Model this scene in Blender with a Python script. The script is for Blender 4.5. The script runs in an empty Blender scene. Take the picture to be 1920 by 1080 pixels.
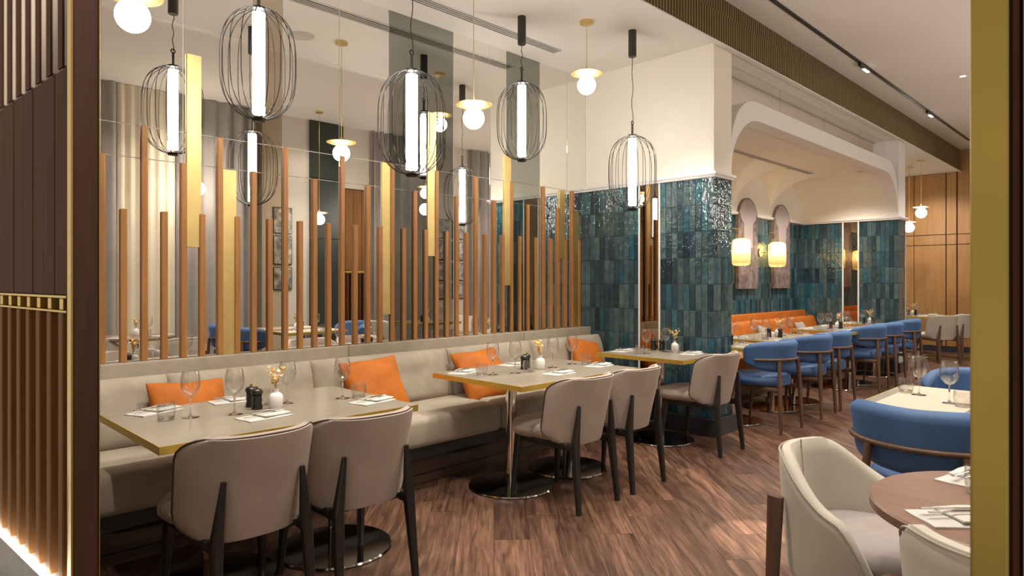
import bpy, bmesh, math, random
from mathutils import Vector, Matrix
from math import sin, cos, pi, sqrt, radians

S = bpy.context.scene
COL = S.collection
random.seed(7)

# ------------------------------------------------------------------ camera, world, exposure, lamps
cam_d = bpy.data.cameras.new('camera'); cam = bpy.data.objects.new('camera', cam_d); COL.objects.link(cam)
YAW = radians(44.93)
cam.location = (0, 0, 1.38)
cam.rotation_euler = (pi / 2, 0, YAW - pi / 2)
cam_d.sensor_width = 36; cam_d.lens = 36 * 1230 / 1920
cam_d.shift_y = -13 / 1920
cam_d.clip_start = 0.05
cam_d.dof.use_dof = True; cam_d.dof.focus_distance = 4.2; cam_d.dof.aperture_fstop = 8.0
S.camera = cam
S.view_settings.view_transform = 'Standard'; S.view_settings.look = 'None'
S.view_settings.exposure = 0.55; S.view_settings.gamma = 1.0
S.view_settings.use_curve_mapping = False
S.cycles.max_bounces = 14; S.cycles.diffuse_bounces = 5; S.cycles.glossy_bounces = 8
S.cycles.transmission_bounces = 10; S.cycles.transparent_max_bounces = 24
S.cycles.blur_glossy = 0.6; S.cycles.sample_clamp_indirect = 6.0

W = bpy.data.worlds.new('lobby_light'); S.world = W; W.use_nodes = True
W.node_tree.nodes['Background'].inputs[0].default_value = (1.0, 0.86, 0.7, 1)
W.node_tree.nodes['Background'].inputs[1].default_value = 0.5

WARM = (1.0, 0.91, 0.79)
def spot(x, y, z, e, size=80, tx=None, ty=None, col=WARM, blend=0.6, rad=0.05):
    l = bpy.data.lights.new('spot_lamp', 'SPOT'); l.energy = e; l.spot_size = radians(size)
    l.spot_blend = blend; l.shadow_soft_size = rad; l.color = col
    o = bpy.data.objects.new('spot_lamp', l); COL.objects.link(o); o.location = (x, y, z)
    if tx is not None:
        o.rotation_euler = (Vector((tx[0], tx[1], tx[2])) - Vector((x, y, z))).to_track_quat('-Z', 'Y').to_euler()
def area(x, y, z, e, sx, sy, col=WARM, rot=(0, 0, 0)):
    l = bpy.data.lights.new('area_lamp', 'AREA'); l.energy = e; l.shape = 'RECTANGLE'
    l.size = sx; l.size_y = sy; l.color = col
    o = bpy.data.objects.new('area_lamp', l); COL.objects.link(o); o.location = (x, y, z); o.rotation_euler = rot
SK = 1.0
for x in (1.1, 1.95, 3.15, 3.9, 4.75):
    spot(x, 2.92, 3.47, 75 * SK, 76)
for x in (2.0, 4.2, 6.4, 8.35, 11.4, 13.2):
    spot(x, 1.9, 3.86, 110 * SK, 95, (x, 1.6, 0))
for x, y in ((2.3, 0.5), (4.0, 0.6), (6.3, 0.5), (8.8, 0.5), (11, 0.8)):
    spot(x, y, 3.86, 85 * SK, 100)
for x in (6.2, 7.3, 8.6, 9.5, 10.3):
    spot(x, 3.35, 2.94, 55 * SK, 130)
for x in (12.4, 13.9):
    spot(x, 3.2, 3.46, 70 * SK, 110, (x + .8, 3.2, 1))
for x in (1.6, 3.2, 5.0, 7.0):
    spot(x, 0.0, 3.86, 30 * SK, 100, (x, -0.9, 1.2))
spot(0.15, 0.7, 3.75, 160, 50, (0.40, 3.0, 2.95))  # added spot without a fitting, aimed to brighten the upper fins
spot(0.55, 1.5, 3.8, 110, 34, (0.75, 3.55, 0.4))  # added spot without a fitting, brightens the seat front at the left
spot(3.3, 2.40, 3.84, 900, 9, (3.42, 1.52, 0), blend=.3, rad=.02)
def bulb(x, y, z, e):  # added unseen point lights that fill the high ceiling on the right
    l = bpy.data.lights.new('fill_point', 'POINT'); l.energy = e; l.shadow_soft_size = 0.09; l.color = WARM
    o = bpy.data.objects.new('fill_point', l); COL.objects.link(o); o.location = (x, y, z)
for x, y in ((6.3, .4), (8.6, .4), (11.0, .35)):
    bulb(x, y, 2.5, 20)
bulb(3.2, -.45, 2.6, 20)  # added fill by the curtains, no lamp hangs here

# ------------------------------------------------------------------ node materials
MATS = {}
def nm(name):
    m = bpy.data.materials.new(name); m.use_nodes = True; MATS[name] = m
    nt = m.node_tree
    return m, nt, nt.nodes, nt.links, nt.nodes['Principled BSDF']
def col4(c): return (c[0], c[1], c[2], 1)
def ramp(N, stops, interp='LINEAR'):
    r = N.new('ShaderNodeValToRGB'); r.color_ramp.interpolation = interp
    e = r.color_ramp.elements
    while len(e) < len(stops): e.new(0.5)
    for k, (p, c) in enumerate(stops):
        e[k].position = p; e[k].color = col4(c)
    return r
def sc(c, k): return tuple(min(1, v * k) for v in c)
def bump(N, L, b, src, strength, dist=0.01):
    bp = N.new('ShaderNodeBump'); bp.inputs['Strength'].default_value = strength; bp.inputs['Distance'].default_value = dist
    L.new(src, bp.inputs['Height']); L.new(bp.outputs[0], b.inputs['Normal'])
def rand_fac(N, L):
    """one number per object and per mesh island"""
    oi = N.new('ShaderNodeObjectInfo'); g = N.new('ShaderNodeNewGeometry')
    a = N.new('ShaderNodeMath'); a.operation = 'ADD'; f = N.new('ShaderNodeMath'); f.operation = 'FRACT'
    L.new(oi.outputs['Random'], a.inputs[0]); L.new(g.outputs['Random Per Island'], a.inputs[1]); L.new(a.outputs[0], f.inputs[0])
    return f.outputs[0]
def tex(N, L, scale=(1, 1, 1), rnd=None, coord='Object'):
    tc = N.new('ShaderNodeTexCoord'); mp = N.new('ShaderNodeMapping'); mp.inputs['Scale'].default_value = scale
    L.new(tc.outputs[coord], mp.inputs[0])
    if rnd is not None:
        m = N.new('ShaderNodeMath'); m.operation = 'MULTIPLY'; m.inputs[1].default_value = 37.0
        L.new(rnd, m.inputs[0]); L.new(m.outputs[0], mp.inputs['Location'])
    return mp.outputs[0]
def noise(N, L, vec, scale, detail=3, rough=0.55, dist=0):
    n = N.new('ShaderNodeTexNoise'); n.inputs['Scale'].default_value = scale; n.inputs['Detail'].default_value = detail
    n.inputs['Roughness'].default_value = rough; n.inputs['Distortion'].default_value = dist
    L.new(vec, n.inputs['Vector']); return n.outputs[0]
def flat(name, c, rough=0.5, metal=0, var=0.08, scale=12, bmp=0, bscale=200, sheen=0, coat=0, spec=0.5):
    m, nt, N, L, b = nm(name)
    v = tex(N, L); n = noise(N, L, v, scale)
    r = ramp(N, [(0.3, sc(c, 1 - var)), (0.7, sc(c, 1 + var))]); L.new(n, r.inputs[0]); L.new(r.outputs[0], b.inputs['Base Color'])
    b.inputs['Roughness'].default_value = rough; b.inputs['Metallic'].default_value = metal
    b.inputs['Specular IOR Level'].default_value = spec
    if sheen:
        b.inputs['Sheen Weight'].default_value = sheen; b.inputs['Sheen Roughness'].default_value = 0.4
        b.inputs['Sheen Tint'].default_value = col4(sc(c, 1.6))
    if coat: b.inputs['Coat Weight'].default_value = coat; b.inputs['Coat Roughness'].default_value = 0.1
    if bmp: bump(N, L, b, noise(N, L, v, bscale), bmp, 0.004)
    return m
def wood(name, c1, c2, rough=0.45, axis='z', scale=1.0, coat=0.0, rnd=True):
    m, nt, N, L, b = nm(name)
    s = {'z': (18, 18, 1.2), 'x': (1.2, 18, 18), 'y': (18, 1.2, 18)}[axis]
    rf = rand_fac(N, L) if rnd else None
    v = tex(N, L, tuple(k * scale for k in s), rf)
    n = noise(N, L, v, 2.0, 6, 0.6, 0.6)
    r = ramp(N, [(0.3, c1), (0.7, c2)]); L.new(n, r.inputs[0]); L.new(r.outputs[0], b.inputs['Base Color'])
    b.inputs['Roughness'].default_value = rough; b.inputs['Coat Weight'].default_value = coat
    bump(N, L, b, n, 0.12, 0.003)
    return m
def emit(name, c, strength):
    m, nt, N, L, b = nm(name)
    b.inputs['Base Color'].default_value = col4((0.8, 0.8, 0.8))
    b.inputs['Emission Color'].default_value = col4(c); b.inputs['Emission Strength'].default_value = strength
    return m

flat('plaster', (0.80, 0.755, 0.67), 0.75, var=0.02, scale=1.5, bmp=0.03)
flat('front_wall', (0.56, 0.51, 0.45), 0.8, var=0.02, scale=1.5)
flat('white_plaster', (0.76, 0.735, 0.72), 0.7, var=0.015, scale=1.5)
flat('ceiling_paint', (0.74, 0.705, 0.65), 0.85, var=0.02, scale=0.8)
flat('grout', (0.42, 0.47, 0.47), 0.8)
flat('bench_fabric', (0.36, 0.31, 0.245), 0.85, var=0.10, scale=9, bmp=0.25, bscale=350, sheen=0.35)
flat('taupe_velvet', (0.355, 0.285, 0.245), 0.7, var=0.10, scale=4, bmp=0.08, bscale=300, sheen=0.45)
flat('greige_velvet', (0.50, 0.46, 0.40), 0.75, var=0.07, scale=5, bmp=0.08, bscale=300, sheen=0.4)
flat('blue_velvet', (0.045, 0.108, 0.25), 0.6, var=0.14, scale=6, bmp=0.08, bscale=300, sheen=0.5)
flat('orange_velvet', (0.44, 0.118, 0.004), 0.75, var=0.16, scale=9, bmp=0.2, bscale=120, sheen=0.1)
flat('grey_cushion', (0.33, 0.29, 0.28), 0.8, var=0.1, scale=7)
flat('piping_dark', (0.05, 0.035, 0.03), 0.6)
flat('piping_light', (0.36, 0.33, 0.27), 0.7)
flat('black_wood', (0.016, 0.013, 0.012), 0.38, var=0.3, scale=40)
flat('black_metal', (0.03, 0.028, 0.026), 0.4, spec=0.5)
flat('wire_metal', (0.018, 0.016, 0.014), 0.5, spec=0.2)
flat('dark_plinth', (0.035, 0.037, 0.043), 0.25)
flat('brass', (0.70, 0.52, 0.17), 0.32, metal=1, var=0.06, scale=30)
flat('post_brass', (0.40, 0.29, 0.075), 0.42, metal=1, var=0.1, scale=3)
flat('pale_brass', (0.74, 0.56, 0.24), 0.48, metal=1, var=0.05)
flat('edge_brass', (0.78, 0.58, 0.13), 0.45, metal=1, var=0.06, scale=30)
flat('chrome', (0.80, 0.76, 0.70), 0.06, metal=1, var=0.02)
flat('base_steel', (0.40, 0.39, 0.38), 0.10, metal=1, var=0.03)
flat('steel', (0.75, 0.73, 0.70), 0.2, metal=1, var=0.03)
flat('trim_white', (0.85, 0.84, 0.80), 0.3, var=0.01)
flat('linen', (0.53, 0.515, 0.485), 0.85, var=0.03, scale=20, bmp=0.2, bscale=250)
flat('runner_cloth', (0.50, 0.43, 0.345), 0.85, var=0.03, scale=20, bmp=0.15, bscale=300)
flat('ceramic', (0.80, 0.78, 0.75), 0.25, var=0.02, coat=0.3)
flat('mill_black', (0.02, 0.018, 0.018), 0.22, var=0.2)
flat('petal_cream', (0.80, 0.66, 0.42), 0.8, var=0.15, scale=60)
flat('petal_yellow', (0.85, 0.50, 0.08), 0.8, var=0.15, scale=60)
flat('stem', (0.52, 0.42, 0.22), 0.8)
flat('curtain_cloth', (0.30, 0.27, 0.25), 0.9, var=0.08, scale=3, sheen=0.2)
flat('sheer_cloth', (0.62, 0.55, 0.43), 0.9, var=0.05, scale=3)
flat('green_black', (0.022, 0.03, 0.026), 0.4)
flat('dark_opening', (0.015, 0.012, 0.01), 0.8)
flat('vent_dark', (0.07, 0.065, 0.06), 0.6)
flat('speaker_grey', (0.52, 0.49, 0.45), 0.7)
flat('stone_grey', (0.42, 0.41, 0.42), 0.6)
wood('oak_slat', (0.34, 0.145, 0.042), (0.48, 0.225, 0.07), 0.45)
wood('dark_slat', (0.050, 0.019, 0.007), (0.080, 0.032, 0.012), 0.65)
MATS['dark_slat'].node_tree.nodes['Principled BSDF'].inputs['Specular IOR Level'].default_value = 0.15
wood('fin_wood', (0.15, 0.064, 0.018), (0.20, 0.09, 0.028), 0.6)
MATS['fin_wood'].node_tree.nodes['Principled BSDF'].inputs['Specular IOR Level'].default_value = 0.2
flat('fin_lit_tint', (0.74, 0.62, 0.54), 0.5, var=.03)  # pale colour stands for light on the sides of the upper fins
wood('post_wood', (0.050, 0.020, 0.012), (0.075, 0.030, 0.017), 0.4)
wood('far_panel_wood', (0.32, 0.160, 0.054), (0.40, 0.212, 0.078), 0.4, scale=0.5)
wood('walnut_leg', (0.085, 0.045, 0.028), (0.14, 0.075, 0.045), 0.4)
wood('walnut_top', (0.17, 0.095, 0.070), (0.25, 0.145, 0.105), 0.35, axis='y', scale=0.6)
wood('bench_wood', (0.075, 0.048, 0.034), (0.13, 0.085, 0.06), 0.22, axis='x', scale=0.7)
wood('taupe_top', (0.215, 0.185, 0.145), (0.285, 0.25, 0.20), 0.33, axis='x', scale=0.4)
wood('bronze_slat', (0.155, 0.115, 0.042), (0.19, 0.145, 0.058), 0.5)
emit('tube_light', (1.0, 0.95, 0.87), 22.0)
emit('globe_light', (1.0, 0.94, 0.84), 26.0)
emit('led_light', (1.0, 0.90, 0.76), 14.0)
emit('lens_light', (1.0, 0.93, 0.85), 6.0)
emit('sconce_bulb', (1.0, 0.76, 0.38), 16.0)

def mirror(name, c, rough=0.0):
    m, nt, N, L, b = nm(name)
    b.inputs['Base Color'].default_value = col4(c); b.inputs['Metallic'].default_value = 1; b.inputs['Roughness'].default_value = rough
mirror('mirror_clear', (0.90, 0.89, 0.86))
mirror('mirror_grey', (0.33, 0.335, 0.31))
mirror('mirror_bronze', (0.60, 0.52, 0.41))
mirror('mirror_dark', (0.34, 0.26, 0.19))

m, nt, N, L, b = nm('thin_glass'); N.remove(b)      # thin walls: clear face on, reflecting towards the rim
t = N.new('ShaderNodeBsdfTransparent'); t.inputs[0].default_value = (0.98, 0.98, 0.975, 1)
g = N.new('ShaderNodeBsdfGlossy'); g.inputs['Roughness'].default_value = 0.02
lw = N.new('ShaderNodeLayerWeight'); lw.inputs[0].default_value = 0.35
p = N.new('ShaderNodeMath'); p.operation = 'POWER'; p.inputs[1].default_value = 1.7
q = N.new('ShaderNodeMath'); q.operation = 'MULTIPLY_ADD'; q.inputs[1].default_value = 0.75; q.inputs[2].default_value = 0.05
L.new(lw.outputs['Facing'], p.inputs[0]); L.new(p.outputs[0], q.inputs[0])
ms = N.new('ShaderNodeMixShader'); L.new(q.outputs[0], ms.inputs[0]); L.new(t.outputs[0], ms.inputs[1]); L.new(g.outputs[0], ms.inputs[2])
L.new(ms.outputs[0], N['Material Output'].inputs[0])
m, nt, N, L, b = nm('glass'); N.remove(b)           # solid stems, feet and thick bases
g = N.new('ShaderNodeBsdfGlass'); g.inputs['Roughness'].default_value = 0.0; g.inputs['IOR'].default_value = 1.5
L.new(g.outputs[0], N['Material Output'].inputs[0])

# ribbed sconce glass: see-through and softly scattering
m, nt, N, L, b = nm('sconce_glass'); N.remove(b)
tl = N.new('ShaderNodeBsdfTranslucent'); tl.inputs[0].default_value = (1, 0.86, 0.55, 1)
tp = N.new('ShaderNodeBsdfTransparent'); tp.inputs[0].default_value = (1, 0.9, 0.62, 1)
gl = N.new('ShaderNodeBsdfGlossy'); gl.inputs['Roughness'].default_value = 0.08
m1 = N.new('ShaderNodeMixShader'); m1.inputs[0].default_value = 0.45; L.new(tl.outputs[0], m1.inputs[1]); L.new(tp.outputs[0], m1.inputs[2])
m2 = N.new('ShaderNodeMixShader'); m2.inputs[0].default_value = 0.12; L.new(m1.outputs[0], m2.inputs[1]); L.new(gl.outputs[0], m2.inputs[2])
L.new(m2.outputs[0], N['Material Output'].inputs[0])

# glazed tile: colour per tile, rippled glaze
m, nt, N, L, b = nm('tile_glaze')
rf = rand_fac(N, L); v = tex(N, L, (1, 1, 1), rf)
r = ramp(N, [(0.0, (0.012, 0.030, 0.046)), (0.22, (0.024, 0.058, 0.078)), (0.45, (0.044, 0.088, 0.106)), (0.7, (0.080, 0.128, 0.136)), (0.88, (0.016, 0.100, 0.140)), (1.0, (0.024, 0.052, 0.085))])
L.new(rf, r.inputs[0])
n1 = noise(N, L, v, 14, 4); rr = ramp(N, [(0.25, (0.55, 0.55, 0.55)), (0.75, (1.45, 1.4, 1.35))]); L.new(n1, rr.inputs[0])
mx = N.new('ShaderNodeMix'); mx.data_type = 'RGBA'; mx.blend_type = 'MULTIPLY'; mx.inputs[0].default_value = 1
L.new(r.outputs[0], mx.inputs[6]); L.new(rr.outputs[0], mx.inputs[7]); L.new(mx.outputs[2], b.inputs['Base Color'])
b.inputs['Roughness'].default_value = 0.06; b.inputs['Specular IOR Level'].default_value = 0.6
bump(N, L, b, noise(N, L, v, 22, 2), 0.6, 0.012)

# floor planks
m, nt, N, L, b = nm('floor_wood')
rf = rand_fac(N, L); v = tex(N, L, (1.1, 9, 1), rf)
n1 = noise(N, L, v, 2.2, 8, 0.62, 0.9)
v2 = tex(N, L, (1.6, 40, 1), rf); n2 = noise(N, L, v2, 2.0, 5, 0.6, 0.3)
r = ramp(N, [(0.28, (0.045, 0.022, 0.014)), (0.5, (0.125, 0.066, 0.043)), (0.72, (0.235, 0.135, 0.088))]); L.new(n1, r.inputs[0])
r2 = ramp(N, [(0.3, (0.5, 0.47, 0.46)), (0.6, (1.08, 1.08, 1.08))]); L.new(n2, r2.inputs[0])
mx = N.new('ShaderNodeMix'); mx.data_type = 'RGBA'; mx.blend_type = 'MULTIPLY'; mx.inputs[0].default_value = 1
L.new(r.outputs[0], mx.inputs[6]); L.new(r2.outputs[0], mx.inputs[7])
r3 = ramp(N, [(0, (0.66, 0.62, 0.62)), (1, (1.25, 1.2, 1.2))]); L.new(rf, r3.inputs[0])
mx2 = N.new('ShaderNodeMix'); mx2.data_type = 'RGBA'; mx2.blend_type = 'MULTIPLY'; mx2.inputs[0].default_value = 1
L.new(mx.outputs[2], mx2.inputs[6]); L.new(r3.outputs[0], mx2.inputs[7]); L.new(mx2.outputs[2], b.inputs['Base Color'])
b.inputs['Roughness'].default_value = 0.36; bump(N, L, b, n2, 0.12, 0.002)

# photo prints (grey city views, mottled)
def photo_print(name, c1, c2, c3, scale):
    m, nt, N, L, b = nm(name)
    v = tex(N, L, (1, 1, 1), rand_fac(N, L)); n = noise(N, L, v, scale, 6, 0.7)
    r = ramp(N, [(0.32, c1), (0.5, c2), (0.66, c3)]); L.new(n, r.inputs[0]); L.new(r.outputs[0], b.inputs['Base Color'])
    b.inputs['Roughness'].default_value = 0.5
photo_print('grey_photo', (0.05, 0.05, 0.055), (0.26, 0.25, 0.25), (0.6, 0.58, 0.56), 9)
photo_print('arch_photo', (0.07, 0.05, 0.048), (0.20, 0.15, 0.145), (0.30, 0.235, 0.225), 11)
photo_print('arch_sky', (0.38, 0.32, 0.315), (0.42, 0.36, 0.355), (0.46, 0.395, 0.39), 2)

# ------------------------------------------------------------------ mesh helpers
class MB:
    def __init__(s): s.v = []; s.f = []
    def add(s, vs, fs):
        o = len(s.v); s.v += [tuple(p) for p in vs]; s.f += [tuple(i + o for i in f) for f in fs]; return s
    def box(s, x0, x1, y0, y1, z0, z1):
        vs = [(x, y, z) for x in (x0, x1) for y in (y0, y1) for z in (z0, z1)]
        return s.add(vs, [(0, 1, 3, 2), (4, 6, 7, 5), (0, 4, 5, 1), (2, 3, 7, 6), (0, 2, 6, 4), (1, 5, 7, 3)])
    def rbox(s, x0, x1, y0, y1, z0, z1, r=0.004, seg=2):
        bm = bmesh.new(); bmesh.ops.create_cube(bm, size=1)
        for v in bm.verts:
            v.co = Vector(((x0 + x1) / 2 + v.co.x * (x1 - x0), (y0 + y1) / 2 + v.co.y * (y1 - y0), (z0 + z1) / 2 + v.co.z * (z1 - z0)))
        bmesh.ops.bevel(bm, geom=bm.edges[:], offset=r, segments=seg, profile=0.5, affect='EDGES')
        bm.verts.index_update(); s.add([v.co for v in bm.verts], [[v.index for v in f.verts] for f in bm.faces]); bm.free(); return s
    def lathe(s, prof, seg=24, c=(0, 0, 0), cap=True):
        n = len(prof); vs = []; fs = []
        for i in range(seg):
            a = 2 * pi * i / seg
            for r, z in prof: vs.append((c[0] + r * cos(a), c[1] + r * sin(a), c[2] + z))
        for i in range(seg):
            j = (i + 1) % seg
            for k in range(n - 1): fs.append((i * n + k, j * n + k, j * n + k + 1, i * n + k + 1))
        if cap:
            if prof[0][0] > 1e-5: fs.append(tuple(i * n for i in reversed(range(seg))))
            if prof[-1][0] > 1e-5: fs.append(tuple(i * n + n - 1 for i in range(seg)))
        return s.add(vs, fs)
    def tube(s, pts, rad, seg=8, sx=1.0, closed=False, up=(0, 0, 1)):
        pts = [Vector(p) for p in pts]; n = len(pts); vs = []; fs = []
        rad = rad if isinstance(rad, (list, tuple)) else [rad] * n
        for i, p in enumerate(pts):
            if closed: t = pts[(i + 1) % n] - pts[i - 1]
            else: t = pts[min(i + 1, n - 1)] - pts[max(i - 1, 0)]
            t.normalize(); u = Vector(up)
            if abs(t.dot(u)) > 0.95: u = Vector((0, 1, 0)) if abs(t.y) < 0.9 else Vector((1, 0, 0))
            a = t.cross(u).normalized(); b = t.cross(a).normalized()
            for k in range(seg):
                w = 2 * pi * k / seg; vs.append(p + a * (cos(w) * rad[i] * sx) + b * (sin(w) * rad[i]))
        for i in range(n if closed else n - 1):
            j = (i + 1) % n
            for k in range(seg):
                l = (k + 1) % seg; fs.append((i * seg + k, i * seg + l, j * seg + l, j * seg + k))
        if not closed:
            fs.append(tuple(reversed(range(seg)))); fs.append(tuple((n - 1) * seg + k for k in range(seg)))
        return s.add(vs, fs)
    def bar(s, p, q, w0, d0, w1, d1, side=(1, 0, 0)):
        """tapered four-sided bar, bevel-free ends, from p to q"""
        p = Vector(p); q = Vector(q); t = (q - p).normalized(); a = Vector(side); a = (a - t * a.dot(t)).normalized(); b = t.cross(a)
        vs = []
        for c, w, d in ((p, w0, d0), (q, w1, d1)):
            for i, j in ((-1, -.6), (-.6, -1), (.6, -1), (1, -.6), (1, .6), (.6, 1), (-.6, 1), (-1, .6)): vs.append(c + a * (i * w / 2) + b * (j * d / 2))
        fs = [(k, (k + 1) % 8, 8 + (k + 1) % 8, 8 + k) for k in range(8)] + [tuple(reversed(range(8))), tuple(range(8, 16))]
        return s.add(vs, fs)
    def shell(s, F, nu, nv, th, edge=0.35):
        """thick sheet around the surface F(u,v), u,v in -1..1, thinner at its rim"""
        P = [[Vector(F(-1 + 2 * i / nu, -1 + 2 * j / nv)) for j in range(nv + 1)] for i in range(nu + 1)]
        def nrm(i, j):
            a = P[min(i + 1, nu)][j] - P[max(i - 1, 0)][j]; b = P[i][min(j + 1, nv)] - P[i][max(j - 1, 0)]
            c = a.cross(b); return c.normalized() if c.length > 1e-9 else Vector((0, 1, 0))
        vs = []; w = nv + 1
        for sg in (1, -1):
            for i in range(nu + 1):
                for j in range(nv + 1):
                    rim = min(min(i, nu - i) / 1.5, min(j, nv - j) / 1.5, 1)
                    k = edge + (1 - edge) * sqrt(max(0, 1 - (1 - rim) ** 2))
                    vs.append(P[i][j] + nrm(i, j) * (sg * th / 2 * k))
        o = (nu + 1) * w; fs = []
        for i in range(nu):
            for j in range(nv):
                a, b, c, d = i * w + j, (i + 1) * w + j, (i + 1) * w + j + 1, i * w + j + 1
                fs.append((a, b, c, d)); fs.append((o + d, o + c, o + b, o + a))
        ring = [i * w for i in range(nu + 1)] + [nu * w + j for j in range(1, nv + 1)] + [i * w + nv for i in range(nu - 1, -1, -1)] + [j for j in range(nv - 1, 0, -1)]
        for k in range(len(ring)):
            a, b = ring[k], ring[(k + 1) % len(ring)]; fs.append((b, a, o + a, o + b))
        return s.add(vs, fs)
    def extrude(s, poly, axis, a0, a1):
        """prism of a convex or simple polygon; axis x: poly=(y,z), y: (x,z), z: (x,y)"""
        n = len(poly)
        def P(p, a): return {'x': (a, p[0], p[1]), 'y': (p[0], a, p[1]), 'z': (p[0], p[1], a)}[axis]
        vs = [P(p, a0) for p in poly] + [P(p, a1) for p in poly]
        return s.add(vs, [tuple(range(n)), tuple(reversed(range(n, 2 * n)))] + [(k, (k + 1) % n, n + (k + 1) % n, n + k) for k in range(n)])
    def strip(s, lo, hi, axis, a0, a1):
        """solid between two matching polylines, extruded along an axis"""
        for k in range(len(lo) - 1): s.extrude([lo[k], lo[k + 1], hi[k + 1], hi[k]], axis, a0, a1)
        return s
    def cushion(s, sx, sy, sz, n=14, p=2.6, crease=0.0, seed=0, flare=0.0):
        rnd = random.Random(seed); ph = [rnd.uniform(0, 6.28) for _ in range(6)]
        top = {}; bot = {}; vs = []; fs = []
        for i in range(n + 1):
            for j in range(n + 1):
                u = sin((-1 + 2 * i / n) * pi / 2); v = sin((-1 + 2 * j / n) * pi / 2)
                k = max(0, (1 - abs(u) ** p) * (1 - abs(v) ** p)) ** 0.42
                pin = 1 - flare * (1 - abs(u * v)) * max(abs(u), abs(v)) ** 3
                x = u * sx / 2 * pin; y = v * sy / 2 * pin
                w = 1 + crease * (sin(5 * u + 3 * v + ph[0]) * 0.5 + sin(9 * v - 4 * u + ph[1]) * 0.3 + sin(13 * u * v + ph[2]) * 0.3)
                edge = i in (0, n) or j in (0, n)
                top[i, j] = len(vs); vs.append((x, y, sz / 2 * k * w))
                if edge: bot[i, j] = top[i, j]
                else:
                    bot[i, j] = len(vs); vs.append((x, y, -sz / 2 * k * w))
        for i in range(n):
            for j in range(n):
                fs.append((top[i, j], top[i + 1, j], top[i + 1, j + 1], top[i, j + 1]))
                fs.append((bot[i, j + 1], bot[i + 1, j + 1], bot[i + 1, j], bot[i, j]))
        return s.add(vs, fs)
    def xf(s, M):
        s.v = [tuple(M @ Vector(p)) for p in s.v]; return s
    def mesh(s, name, mat, smooth=40):
        me = bpy.data.meshes.new(name); me.from_pydata(s.v, [], s.f)
        bm = bmesh.new(); bm.from_mesh(me); bmesh.ops.recalc_face_normals(bm, faces=bm.faces[:]); bm.to_mesh(me); bm.free()
        me.materials.append(MATS[mat])
        if smooth:
            for p in me.polygons: p.use_smooth = True
            me.set_sharp_from_angle(angle=radians(smooth))
        return me

def link(name, data, parent=None, loc=None, rot=None):
    o = bpy.data.objects.new(name, data); COL.objects.link(o)
    if parent is not None: o.parent = parent
    if loc is not None: o.location = loc
    if rot is not None: o.rotation_euler = rot
    return o
def part(name, mb, mat, parent=None, label=None, smooth=40, loc=None, rot=None):
    o = link(name, mb.mesh(name, mat, smooth), parent, loc, rot)
    if label: o['label'] = label
    return o
def tag(o, label, cat, group=None):
    o['label'] = label; o['category'] = cat
    if group: o['group'] = group
    return o
def thing(name, label, cat, loc=(0, 0, 0), rz=0, group=None):
    o = link(name, None, None, loc, (0, 0, rz)); o.empty_display_size = 0.1
    return tag(o, label, cat, group)
def struct(name, mb, mat, smooth=0, parent=None):
    o = part(name, mb, mat, parent, None, smooth)
    if parent is None: o['kind'] = 'structure'
    return o
def dup(root, loc, rz, label, group=None):
    r = root.copy(); COL.objects.link(r); r.location = loc; r.rotation_euler = (0, 0, rz); r['label'] = label
    if group: r['group'] = group
    for ch in root.children:
        c = ch.copy(); COL.objects.link(c); c.parent = r
        for g in ch.children:
            d = g.copy(); COL.objects.link(d); d.parent = c
    return r
PROTO = {}
def place(kind, maker, loc, rz, label, group=None):
    """first call builds the thing, later calls copy it with its parts"""
    if kind not in PROTO:
        PROTO[kind] = o = maker(); o.location = loc; o.rotation_euler = (0, 0, rz); o['label'] = label
        if group: o['group'] = group
        return o
    return dup(PROTO[kind], loc, rz, label, group)

# ------------------------------------------------------------------ room dimensions
YM = 4.30          # mirror wall
XT = 5.40          # tiled wall
YP = 2.85          # front of the piers
XA0, XA1 = 5.735, 11.08   # alcove
XE = 15.1          # far wood wall
YC = -0.93         # curtain wall
HC = 3.50; HR = 3.91      # ceilings
HT = 2.32          # top of the tiles
LEDGE = 0.908

# ------------------------------------------------------------------ floor of diagonal planks
FLOOR_X0, FLOOR_Y0 = -1.6, YC - 0.02
floor = struct('floor', MB().box(FLOOR_X0, XE + .1, FLOOR_Y0, YM + .1, -0.06, -0.010), 'floor_wood')
PW, PL, GAP = 0.19, 1.25, 0.0007
ANG = radians(46.5)
def clip(poly, ax, val, keep_greater):
    out = []
    for k in range(len(poly)):
        a, b = poly[k], poly[(k + 1) % len(poly)]
        ia = (a[ax] >= val) == keep_greater; ib = (b[ax] >= val) == keep_greater
        if ia: out.append(a)
        if ia != ib:
            t = (val - a[ax]) / (b[ax] - a[ax]); out.append((a[0] + t * (b[0] - a[0]), a[1] + t * (b[1] - a[1])))
    return out
ca, sa = cos(ANG), sin(ANG)
def w2l(p): return (p[0] * ca + p[1] * sa, -p[0] * sa + p[1] * ca)
def l2w(p): return (p[0] * ca - p[1] * sa, p[0] * sa + p[1] * ca)
planks = []
prng = random.Random(3)
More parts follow.
